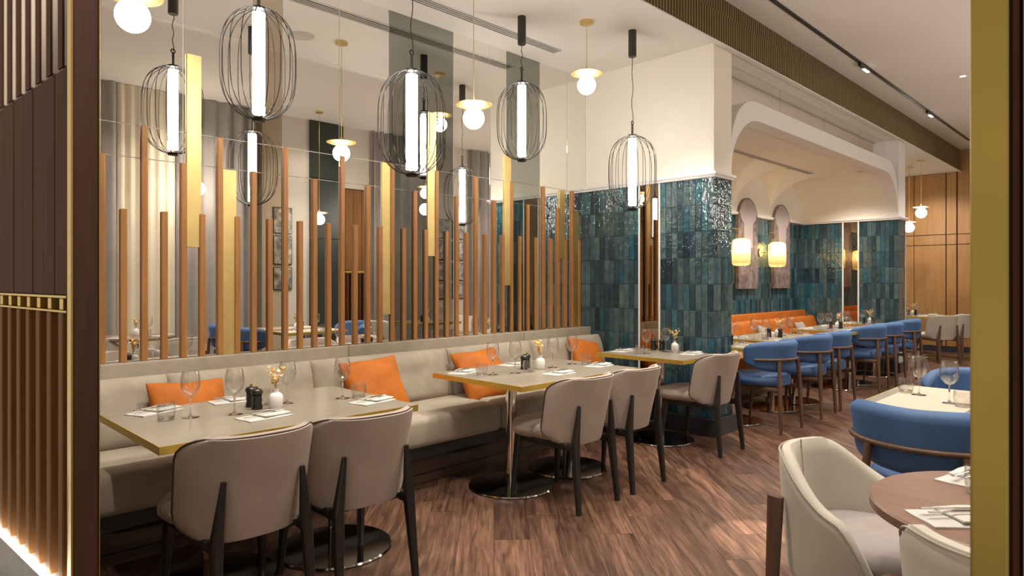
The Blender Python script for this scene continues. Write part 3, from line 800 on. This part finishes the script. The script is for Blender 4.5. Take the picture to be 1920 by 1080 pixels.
def blue_chair():
    t = thing('blue_armchair', '', 'chair')
    def seatP(u, v):
        y = sin(v * pi / 2) * .245; w = sqrt(max(0, 1 - (abs(y) / .262) ** 2.6)) * .262
        return (u * w, .015 + y, .462)
    part('seat', MB().shell(seatP, 18, 18, .095, .25), 'blue_velvet', t, None, 60)
    part('seat_frame', MB().lathe([(0, .385), (.20, .385), (.205, .39), (.205, .415), (0, .415)], 28), 'walnut_leg', t)
    # crescent back cushion: wide and high at the middle, thin at the horns
    def bk(u, v):
        a = u * radians(94); e = max(0, 1 - abs(u) ** 3.2) ** .5
        hh = .03 + .115 * e
        r = .285 + .02 * v * e
        return (r * sin(a), .02 - r * cos(a) * .98, .688 + .012 * abs(u) - .0 + v * hh * (1 if v > 0 else 1.0))
    part('backrest', MB().shell(bk, 36, 12, .075, .2), 'blue_velvet', t, None, 60)
    pts = []
    for k in range(-16, 17):
        a = k / 16 * radians(72); pts.append((.328 * sin(a), .02 - .324 * cos(a), .665))
    part('back_rail', MB().tube(pts, .013, 8, 1.0), 'walnut_leg', t, 'curved walnut rail around the backrest', 60)
    for s_ in (-1, 1):
        part('leg', MB().tube([(s_ * .215, -.285, 0), (s_ * .205, -.27, .4), (s_ * .185, -.255, .655)], [.013, .021, .016], 10), 'walnut_leg', t)
        part('leg', MB().tube([(s_ * .215, .235, 0), (s_ * .19, .19, .4)], [.012, .021], 10), 'walnut_leg', t)
        part('side_rail', MB().bar((s_ * .2, -.25, .39), (s_ * .185, .18, .395), .024, .04, .024, .04), 'walnut_leg', t, None, 40)
    return t
BG = 'blue velvet armchairs in front of the alcove'
for i, (x, y) in enumerate(((6.09, 2.72), (7.0, 2.72), (7.62, 2.73), (9.08, 2.78), (9.75, 2.76), (10.72, 2.78))):
    place('blue', blue_chair, (x, y, 0), (-.04, .03, -.02, .03, 0, .05)[i], 'blue velvet armchair with walnut legs, %s in the row from the tiled pier' % ('first', 'second', 'third', 'fourth', 'fifth', 'last')[i], BG)
place('blue', blue_chair, (3.46, .76, 0), -pi / 2, 'large blue armchair seen from behind at the table with the beige runner', 'blue armchairs at the runner table')
place('blue', blue_chair, (3.46, .12, 0), -pi / 2, 'blue armchair beside the brass post, visible in the mirror', 'blue armchairs at the runner table')
place('blue', blue_chair, (4.72, .76, 0), pi / 2, 'blue armchair on the far side of the runner table, behind the wine glasses', 'blue armchairs at the runner table')

def barrel_chair():
    t = thing('barrel_chair', '', 'chair')
    def top(a): # rim height from the back (0) to the arm fronts
        k = min(1, max(0, (abs(a) - .50) / 1.10)); k = k * k * (3 - 2 * k); q = max(0, (abs(a) - 1.50) / .42); return .760 - .17 * k - .24 * q ** 1.6
    def sh(u, v):
        a = u * radians(110); h = top(a); z0 = .30; z = z0 + (h - z0) * (v + 1) / 2
        r = .245 + .030 * (v + 1) / 2
        return (r * sin(a), .02 - r * cos(a) * 1.08, z)
    part('backrest', MB().shell(sh, 40, 16, .058, .45), 'greige_velvet', t, None, 60)
    pts = []
    for k in range(-30, 31):
        p = sh(k / 30, 1); l = sqrt(p[0] ** 2 + p[1] ** 2); pts.append((p[0] * (1 + .024 / l), p[1] * (1 + .024 / l), p[2] - .008))
    part('piping', MB().tube(pts, .0038, 6), 'piping_light', t, 'thin piping along the rim', 60)
    part('seam', MB().tube([(0, .02 - .232 * 1.08 - .002 * k, .5 + .03 * k) for k in range(-1, 10)], .003, 6), 'piping_light', t, None, 60)
    def seatP(u, v):
        y = sin(v * pi / 2) * .24; w = sqrt(max(0, 1 - (abs(y) / .256) ** 2.6)) * .235
        return (u * w, .03 + y, .44)
    part('seat', MB().shell(seatP, 18, 18, .10, .3), 'grey_cushion', t, 'grey seat pad', 60)
    for s_ in (-1, 1):
        part('leg', MB().bar((s_ * .215, -.265, 0), (s_ * .215, -.24, .60), .024, .034, .030, .055, (1, 0, 0)), 'walnut_leg', t, None, 40)
        part('leg', MB().bar((s_ * .215, .25, 0), (s_ * .20, .20, .39), .024, .03, .03, .045), 'walnut_leg', t, None, 40)
    return t
place('barrel', barrel_chair, (2.56, .75, 0), radians(176), 'light grey barrel chair with high curved back at the left of the round table', 'light grey barrel chairs')
place('barrel', barrel_chair, (2.075, .225, 0), radians(-112), 'light grey barrel chair cut off at the bottom right corner', 'light grey barrel chairs')

# ------------------------------------------------------------------ alcove banquette
ab = thing('orange_banquette', 'long orange upholstered banquette in the tiled alcove', 'bench', (0, 0, 0))
part('base', MB().box(XA0 + .05, XA1 - .035, 3.62, YM - .06, 0, .20), 'bench_wood', ab, None, 0)
part('back_panel', MB().rbox(XA0 + .002, XA1 - .002, YM - .085, YM - .008, .30, LEDGE, .012, 2), 'orange_velvet', ab, None, 50)
for i in range(5):
    a = XA0 + .02 + i * 1.06
    part('seat_cushion', MB().rbox(a + .003, a + 1.057, 3.46, YM - .16, .205, .475, .04, 3), 'orange_velvet', ab, None, 50)
    mb = MB().cushion(1.06, .38, .19, 18, 7, .05, i + 30); mb.xf(Matrix.Translation((a + .53, 4.075, .64)) @ Matrix.Rotation(radians(76), 4, 'X'))
    part('back_cushion', mb, 'orange_velvet', ab, None, 60)
for i, (x, lb) in enumerate(((8.75, 'behind the first long alcove table'), (10.05, 'beside the second long alcove table'), (7.6, 'hidden side of the first alcove table'))):
    pillow('grey_pillow', x, 3.86, .60, .36, 66, 10 * (1 - i), 5, 'small grey pillow on the orange banquette, %s' % lb, 'grey_cushion', 'grey pillows in the alcove', .12, i + 50)

# ------------------------------------------------------------------ tableware
def wine_glass():
    t = thing('wine_glass', '', 'glass')
    part('bowl', MB().lathe([(.004, .095), (.018, .100), (.036, .122), (.044, .150), (.043, .178), (.035, .215), (.0335, .2155), (.0415, .178), (.0425, .151), (.034, .124), (.015, .104), (0, .100)], 32, cap=False), 'thin_glass', t, None, 60)
    part('stem', MB().lathe([(.008, .006), (.0045, .015), (.004, .05), (.004, .09), (.007, .099)], 12), 'glass', t, None, 60)
    part('foot', MB().lathe([(0, 0), (.036, 0), (.037, .002), (.010, .006), (0, .007)], 24), 'glass', t, None, 60)
    return t
def tumbler():
    t = thing('tumbler', '', 'glass')
    part('wall', MB().lathe([(.035, .0102), (.041, .04), (.038, .078), (.0366, .0785), (.0395, .04), (.034, .0135)], 32, cap=False), 'thin_glass', t, None, 60)
    part('base', MB().lathe([(0, 0), (.029, 0), (.034, .0095), (.031, .0135), (0, .011)], 24), 'glass', t, None, 60)
    return t
def vase():
    t = thing('flower_vase', '', 'vase')
    part('body', MB().lathe([(0, 0), (.030, 0), (.034, .005), (.034, .06), (.028, .072), (.015, .080), (.014, .092), (.017, .096), (.012, .096), (.010, .082), (0, .05)], 24, cap=False), 'ceramic', t, None, 50)
    r = random.Random(4); st = MB(); cr = MB(); ye_ = MB()
    for k in range(11):
        a = r.uniform(0, 6.28); le = r.uniform(.05, .12); sp = r.uniform(.1, .55)
        p0 = Vector((0, 0, .09)); p1 = Vector((cos(a) * sp * le, sin(a) * sp * le, .09 + le))
        st.tube([p0, (p0 + p1) / 2 + Vector((0, 0, .008)), p1], .0011, 5)
        tgt = ye_ if k % 4 == 0 else cr
        for q in range(8):
            b = r.uniform(0, 6.28); c = p0.lerp(p1, r.uniform(.45, 1.08)); d = Vector((cos(b), sin(b), r.uniform(.1, 1.2))).normalized()
            s_ = Vector((-sin(b), cos(b), 0)); L_ = r.uniform(.016, .026); w = L_ * .34
            up = d.cross(s_) * .003
            tgt.add([c, c + d * L_ * .5 + s_ * w, c + d * L_, c + d * L_ * .5 - s_ * w, c + d * L_ * .55 + up], [(0, 1, 4), (1, 2, 4), (2, 3, 4), (3, 0, 4), (0, 3, 2, 1)])
    part('stems', st, 'stem', t, None, 60)
    o = part('cream_flowers', cr, 'petal_cream', t, 'dried cream flower sprigs', 0); o = part('yellow_flowers', ye_, 'petal_yellow', t, 'dried yellow flowers', 0)
    return t
def mill():
    t = thing('pepper_mill', '', 'mill')
    part('body', MB().lathe([(0, 0), (.026, 0), (.027, .004), (.025, .015), (.022, .03), (.025, .045), (.022, .058), (.024, .068)], 20), 'mill_black', t, None, 40)
    part('head', MB().lathe([(.020, .069), (.027, .076), (.028, .088), (.020, .098), (.008, .102), (0, .102)], 20), 'mill_black', t, None, 60)
    part('knob', MB().lathe([(.004, .102), (.004, .105), (.008, .109), (.008, .114), (0, .118)], 14), 'brass', t, 'small brass knob', 60)
    return t
def napkin():
    t = thing('folded_napkin', '', 'napkin')
    r = random.Random(2)
    def sheet(n, sx, sy, z, wob):
        vs = []; fs = []
        for s_ in (0, 1):
            for i in range(n + 1):
                for j in range(n + 1):
                    u = -1 + 2 * i / n; v = -1 + 2 * j / n
                    k = (1 - abs(u) ** 6) * (1 - abs(v) ** 6)
                    zz = z + (s_ * .0095 * (.5 + .5 * k)) + wob * sin(2.5 * u + v * 1.7) * .5 * (1 + s_)
                    vs.append((u * sx / 2 * (1 + .02 * sin(3 * v)), v * sy / 2 * (1 + .03 * sin(2.6 * u)), zz))
        w = (n + 1); o = w * w
        for i in range(n):
            for j in range(n):
                a = i * w + j; fs += [(a, a + 1, a + w + 1, a + w), (o + a, o + a + w, o + a + w + 1, o + a + 1)]
        ring = [i * w for i in range(n + 1)] + [n * w + j for j in range(1, n + 1)] + [i * w + n for i in range(n - 1, -1, -1)] + [j for j in range(n - 1, 0, -1)]
        for k in range(len(ring)):
            a, b = ring[k], ring[(k + 1) % len(ring)]; fs.append((a, b, o + b, o + a))
        return MB().add(vs, fs)
    part('cloth', sheet(10, .215, .135, 0, .0008), 'linen', t, None, 60)
    part('cloth_fold', sheet(10, .135, .120, .0112, .0016).xf(Matrix.Translation((.034, .004, 0)) @ Matrix.Rotation(.06, 4, 'Z')), 'linen', t, None, 60)
    # fork and knife lying on it
    f_ = MB().bar((-.09, -.012, .0245), (.03, -.012, .0245), .009, .003, .006, .003, (0, 1, 0)).bar((.03, -.012, .0245), (.05, -.012, .0245), .006, .003, .022, .003, (0, 1, 0))
    for k in (-1, -.33, .33, 1): f_.bar((.05, -.012 + k * .009, .0245), (.092, -.012 + k * .0085, .0255), .0032, .0022, .0022, .002, (0, 1, 0))
    part('fork', f_, 'steel', t, None, 40)
    part('knife', MB().bar((-.095, .016, .0245), (-.005, .016, .0245), .012, .0045, .009, .004, (0, 1, 0)).bar((-.005, .016, .0245), (.10, .016, .0245), .018, .002, .010, .0015, (0, 1, 0)), 'steel', t, None, 40)
    return t
TZ = .7502
MK = {'W': ('wine_glass', wine_glass, 'stemmed wine glass'), 'T': ('tumbler', tumbler, 'water tumbler'), 'V': ('vase', vase, 'white vase of dried flowers'),
      'M': ('mill', mill, 'black pepper mill'), 'N': ('napkin', napkin, 'white napkin with cutlery')}
GRP = {'W': 'wine glasses', 'T': 'water tumblers', 'V': 'flower vases', 'M': 'pepper mills', 'N': 'folded napkins'}
irng = random.Random(21)
ROT = {}
def item(k, x, y, where, rz=None, z=TZ):
    kind, mk, txt = MK[k]
    if rz is None: rz = irng.uniform(-.2, .2) if k == 'N' else irng.uniform(0, 6)
    place(kind, mk, (x, y, z), rz, txt + ' ' + where, GRP[k] + ' on the tables')
FT = 'on the nearest banquette table'
item('N', 1.02, 3.44, 'at the back left corner of the nearest table', .35)
item('T', 1.00, 3.215, 'left on the nearest table, beside a napkin')
item('W', 1.095, 3.188, 'in front of the leftmost orange pillow on the nearest table')
item('W', 1.269, 3.117, 'left of the pepper mills on the nearest table')
item('M', 1.405, 3.25, 'back one of the pair on the nearest table')
item('M', 1.40, 3.17, 'front one of the pair on the nearest table')
item('T', 1.465, 3.255, 'behind the vase on the nearest table')
item('V', 1.475, 3.124, 'beside the pepper mills on the nearest table', 1.0)
item('W', 1.58, 3.215, 'right behind the vase on the nearest table')
item('N', 1.34, 2.955, 'at the front edge of the nearest table', .12)
item('N', 1.40, 3.46, 'behind the pepper mills on the nearest table', -.1)
item('W', 1.851, 3.132, 'alone at the right of the nearest table, before an orange pillow')
item('T', 1.926, 3.09, 'at the right end of the nearest table')
item('N', 1.91, 2.935, 'at the right front corner of the nearest table', .2)
item('N', 2.95, 3.42, 'at the left end of the middle table', .3)
item('T', 2.965, 3.245, 'at the left end of the middle table')
item('W', 3.03, 3.206, 'before the pillow at the left of the middle table')
item('W', 3.19, 3.151, 'left of the pepper mills on the middle table')
item('N', 3.49, 3.47, 'at the back of the middle table', .0)
item('M', 3.38, 3.25, 'left one of the pair on the middle table')
item('M', 3.44, 3.28, 'right one of the pair on the middle table')
item('T', 3.30, 3.13, 'before the pepper mills on the middle table')
item('V', 3.475, 3.18, 'in the middle of the middle table', 2.2)
item('W', 3.59, 3.16, 'right of the vase on the middle table')
item('W', 3.84, 3.19, 'before the pillow by the tiles on the middle table')
item('T', 3.90, 3.10, 'at the right end of the middle table')
item('N', 3.90, 2.98, 'at the right end of the middle table', .15)
item('N', 3.38, 2.92, 'at the front edge of the middle table', .08)
item('N', 4.86, 3.45, 'at the left of the small table by the tiles', .1)
item('T', 4.78, 3.213, 'at the left of the small table by the tiles')
item('W', 4.846, 3.19, 'before the mirror strip on the small table by the tiles')
item('M', 5.16, 3.32, 'nearest the mirror strip on the small table by the tiles')
item('M', 5.17, 3.24, 'next to the wine glass on the small table by the tiles')
item('W', 5.09, 3.15, 'before the pepper mills on the small table by the tiles')
item('V', 5.16, 3.10, 'on the small table by the tiles', 3.3)
item('T', 5.09, 3.05, 'before the vase on the small table by the tiles')
item('N', 5.10, 2.90, 'at the right of the small table by the tiles', .1)
# alcove tables
for nm_, x0, x1 in (('small table behind the pier', 5.86, 6.46), ('first long alcove table', 6.74, 7.94), ('second long alcove table', 8.66, 9.86), ('small table by the far pier', 10.30, 10.92), ('table by the far wood wall', 13.3, 14.5)):
    cx = (x0 + x1) / 2; cy = 3.12 if x0 < 13 else 3.35; wide = x1 - x0 > 1
    item('V', cx + .05, cy, 'on the ' + nm_)
    item('M', cx - .06, cy + .05, 'left one of the pair on the ' + nm_); item('M', cx - .02, cy - .06, 'right one of the pair on the ' + nm_)
    item('W', x0 + .12, cy + .03, 'at the left of the ' + nm_); item('W', x1 - .12, cy + .03, 'at the right of the ' + nm_)
    item('T', x0 + .17, cy - .07, 'at the left of the ' + nm_); item('T', x1 - .10, cy - .07, 'at the right of the ' + nm_)
    item('N', x0 + .19, cy - .26, 'at the left front of the ' + nm_, 0); item('N', x0 + .19, cy + .24, 'at the left back of the ' + nm_, 0)
    if wide:
        item('W', cx - .22, cy + .02, 'left of the mills on the ' + nm_); item('W', cx + .22, cy, 'right of the vase on the ' + nm_)
        item('N', x1 - .25, cy - .26, 'at the right front of the ' + nm_, 0); item('N', x1 - .25, cy + .24, 'at the right back of the ' + nm_, 0)
# runner table, round table, mirror-side table
def runner(x0, x1, y0, y1, label):
    o = part('table_runner', MB().rbox(x0, x1, y0, y1, TZ, TZ + .0025, .001, 1), 'runner_cloth', None, None, 0); tag(o, label, 'runner')
runner(3.67, 4.49, .68, 1.07, 'beige runner cloth under the wine glasses on the table by the large blue armchair')
runner(3.67, 4.49, .02, .41, 'second beige runner cloth on the same table, behind the brass post')
RZ = TZ + .0026
item('W', 4.14, .965, 'left of the pair on the beige runner', z=RZ); item('W', 3.972, .789, 'right of the pair on the beige runner', z=RZ)
item('T', 4.187, 1.04, 'at the left edge of the beige runner', z=RZ); item('T', 3.908, .72, 'before the right wine glass on the beige runner', z=RZ)
item('V', 4.08, .55, 'between the two beige runners'); item('M', 4.15, .56, 'between the two beige runners')
item('N', 2.50, .43, 'at the far side of the round walnut table', -.25)
item('N', 2.06, .385, 'at the near side of the round walnut table', -.80)
item('T', 2.355, .39, 'beside the far napkin on the round walnut table')
item('V', 2.30, .16, 'on the round walnut table, reflected in the mirror'); item('W', 2.42, .2, 'on the round walnut table, reflected in the mirror')
item('V', 6.3, .45, 'on the table by the curtains'); item('M', 6.2, .45, 'on the table by the curtains'); item('W', 6.05, .45, 'at the left of the table by the curtains'); item('W', 6.55, .45, 'at the right of the table by the curtains')

# ------------------------------------------------------------------ pendant lamps
def cage_lamp(x, y, zc, label, can_len=.22, H=.62, R=.20, kink=0):
    """black canister on the ceiling, cord, light tube inside a wire cage centred at height zc"""
    t = thing('cage_pendant_lamp', label, 'lamp', (x, y, HC), 0, 'wire cage pendant lamps')
    zt = zc + H / 2 - HC; zb = zc - H / 2 - HC
    part('canister', MB().lathe([(0, 0), (.034, 0), (.034, -can_len), (.030, -can_len - .004), (0, -can_len - .004)], 20), 'black_metal', t)
    n = 14; z0 = -can_len; z1 = zt + .11
    part('cord', MB().tube([(.006 * sin(k * 1.1 + kink), .004 * sin(k * .8), z0 + (z1 - z0) * k / n) for k in range(n + 1)], .003, 6), 'black_metal', t)
    part('hook', MB().tube([(.014 * cos(a), 0, zt + .11 + .014 * sin(a)) for a in [2 * pi * k / 12 for k in range(12)]], .004, 6, closed=True, up=(0, 1, 0)), 'wire_metal', t)
    part('stem', MB().lathe([(.009, zt), (.009, zt + .10)], 12), 'black_metal', t)
    tb = part('light_tube', MB().lathe([(0, zb + .03), (.034, zb + .03), (.034, zt - .025), (0, zt - .025)], 20), 'tube_light', t)
    for k in range(18):
        a = 2 * pi * k / 18; pts = []
        for q in range(21):
            s_ = -1 + 2 * q / 20; w = (1 - abs(sin(s_ * pi / 2)) ** 3.2) ** .5 if abs(s_) < 1 else 0
            r = max(.035, R * w); pts.append((r * cos(a), r * sin(a), (zt + zb) / 2 + sin(s_ * pi / 2) * H / 2))
        part('cage_wire', MB().tube(pts, .0024, 5), 'wire_metal', t, None, 60)
    part('end_cap', MB().lathe([(0, zt - .006), (.042, zt - .006), (.038, zt + .006), (0, zt + .012)], 20), 'wire_metal', t)
    part('end_cap', MB().lathe([(0, zb - .012), (.034, zb - .010), (.040, zb + .004), (0, zb + .004)], 20), 'wire_metal', t)
LAMPS = [(1.60, 3.60, 2.595), (2.35, 3.19, 2.325), (3.78, 3.66, 2.66), (4.65, 3.20, 2.30)]
for (x, y, z), lb in zip(LAMPS, ('big wire cage pendant lamp nearest, above the front table', 'wire cage pendant lamp second from left, lower, over the right end of the front table', 'wire cage pendant lamp above the middle table, hung high', 'wire cage pendant lamp nearest the tiled wall, hung low')):
    cage_lamp(x, y, z, lb)
def globe_lamp(x, y, zc, label, R=.074, ceil_z=HC):
    t = thing('globe_pendant_lamp', label, 'lamp', (x, y, ceil_z), 0, 'globe pendant lamps with brass discs')
    z = zc - ceil_z
    part('ceiling_rose', MB().lathe([(0, 0), (.055, 0), (.055, -.022), (.01, -.026), (0, -.026)], 24), 'pale_brass', t)
    part('cord', MB().lathe([(.0028, z + R + .07), (.0028, -.025)], 8), 'pale_brass', t)
    part('holder', MB().lathe([(.022, z + R - .008), (.022, z + R + .03), (.012, z + R + .055), (.004, z + R + .075)], 18), 'pale_brass', t)
    part('brass_disc', MB().lathe([(.022, z + R + .006), (.10, z + R + .010), (.128, z + R + .020), (.128, z + R + .024), (.09, z + R + .018), (.022, z + R + .016)], 36), 'pale_brass', t)
    part('globe', MB().lathe([(R * sin(a), z - R * cos(a)) for a in [pi * k / 16 * .94 for k in range(17)]], 28), 'globe_light', t, None, 60)
globe_lamp(.905, 3.37, 2.60, 'globe pendant lamp with brass disc at the top left above the front table')
globe_lamp(3.05, 3.42, 2.514, 'globe pendant lamp with brass disc above the middle table')
globe_lamp(4.22, 3.35, 2.977, 'globe pendant lamp with brass disc hung high before the white upper wall')
globe_lamp(13.19, 3.04, 2.57, 'globe pendant lamp with brass disc before the far wood wall', .085)
globe_lamp(13.83, 3.38, 2.37, 'globe pendant lamp half hidden by the far tiled pier', .085)
globe_lamp(6.3, .4, 2.75, 'added globe lamp above the table by the curtains, brightening the high ceiling', .08, HR)  # this lamp and the next two are added to brighten the ceiling
globe_lamp(8.6, .4, 2.75, 'added globe lamp beyond the brass post, brightening the high ceiling over the aisle', .08, HR)
globe_lamp(11.0, .35, 2.75, 'added globe lamp beyond the brass post, farthest one brightening the high ceiling', .08, HR)
globe_lamp(4.9, -.35, 2.3, 'globe pendant lamp reflected before the green-black panel', .08, HR)

# ------------------------------------------------------------------ track light on the high ceiling
tr = thing('ceiling_track', 'thin black light track on the high ceiling with small spotlights', 'track', (4.5, 2.505, HR))
part('rail', MB().box(0, 9.6, -.018, .018, -.012, 0), 'black_metal', tr, None, 0)
for x in (8.35 - 4.5, 11.35 - 4.5):
    h = part('spot_head', MB().rbox(x - .16, x + .16, -.017, .017, -.05, -.013, .003, 1), 'black_metal', tr, None, 0)
    part('lens', MB().box(x - .02, x + .15, -.016, .016, -.054, -.0505), 'lens_light', h, None, 0)
dl = thing('recessed_downlight', 'small round recessed downlight in the high ceiling at the right', 'light', (9.67, 1.78, HR))
part('trim_ring', MB().lathe([(.03, -.001), (.05, -.006), (.056, 0)], 24, cap=False), 'white_plaster', dl)
part('lens', MB().lathe([(0, -.002), (.03, -.002), (.03, -.0005)], 20), 'lens_light', dl)

# ------------------------------------------------------------------ wall sconces and arched pictures in the alcove
def sconce(x, z, label):
    t = thing('wall_sconce', label, 'lamp', (x, YM - .006, z), 0, 'ribbed glass wall sconces')
    part('wall_plate', MB().lathe([(0, 0), (.06, 0), (.06, .018), (0, .02)], 24).xf(Matrix.Translation((-.26, 0, .03)) @ Matrix.Rotation(pi / 2, 4, 'X')), 'brass', t)
    part('arm', MB().tube([(-.26, -.02, .03), (-.26, -.15, .03), (-.26, -.15, .32), (-.0, -.15, .32), (0, -.15, .20)], .006, 8), 'brass', t)
    sh_ = [(.055, .19), (.10, .175), (.118, .15), (.122, 0), (.118, -.15), (.10, -.178), (.05, -.185)]
    n = 36; vs = []; fs = []
    for i in range(n):
        a = 2 * pi * i / n; k = 1 + (.03 if i % 2 else -.03)
        for r, zz in sh_: vs.append((r * k * cos(a), -.15 + r * k * sin(a), zz))
    m_ = len(sh_)
    for i in range(n):
        j = (i + 1) % n
        for q in range(m_ - 1): fs.append((i * m_ + q, j * m_ + q, j * m_ + q + 1, i * m_ + q + 1))
    part('glass_shade', MB().add(vs, fs), 'sconce_glass', t, 'ribbed amber glass shade', 0)
    part('bulb', MB().lathe([(0, -.02), (.05, 0), (.06, .05), (.06, .13), (.03, .165), (0, .17)], 20, (0, -.15, 0)), 'sconce_bulb', t, None, 60)
sconce(8.62, 1.775, 'glowing ribbed glass wall sconce nearest the tiled pier')
sconce(9.80, 1.775, 'glowing ribbed glass wall sconce between the two arched pictures')
def arched_picture(x, label):
    w, z0, z1 = .30, 1.27, 2.27
    t = thing('arched_picture', label, 'picture', (x, YM - .008, 0), 0, 'arched pictures on the alcove wall')
    a_ = [(w * cos(k * pi / 20), z1 + w * sin(k * pi / 20)) for k in range(21)]
    part('board', MB().extrude([(-w, z0), (w, z0)] + a_, 'y', -.05, -.001), 'arch_photo', t, None, 0)
    part('sky_print', MB().extrude([(-.13, 1.86), (-.07, 1.86), (-.07, 1.76), (.07, 1.76), (.07, 1.86), (.13, 1.86), (.14, 2.2), (.23, 2.27)] + [(w * .93 * cos(k * pi / 20), z1 + w * .93 * sin(k * pi / 20)) for k in range(2, 19)] + [(-.23, 2.27), (-.14, 2.2)], 'y', -.053, -.0501), 'arch_sky', t, 'pale sky between the walls of the arch', 0)
arched_picture(9.05, 'arched grey-mauve city picture on the alcove wall, nearer one')
arched_picture(10.22, 'arched grey-mauve city picture on the alcove wall, farther one')
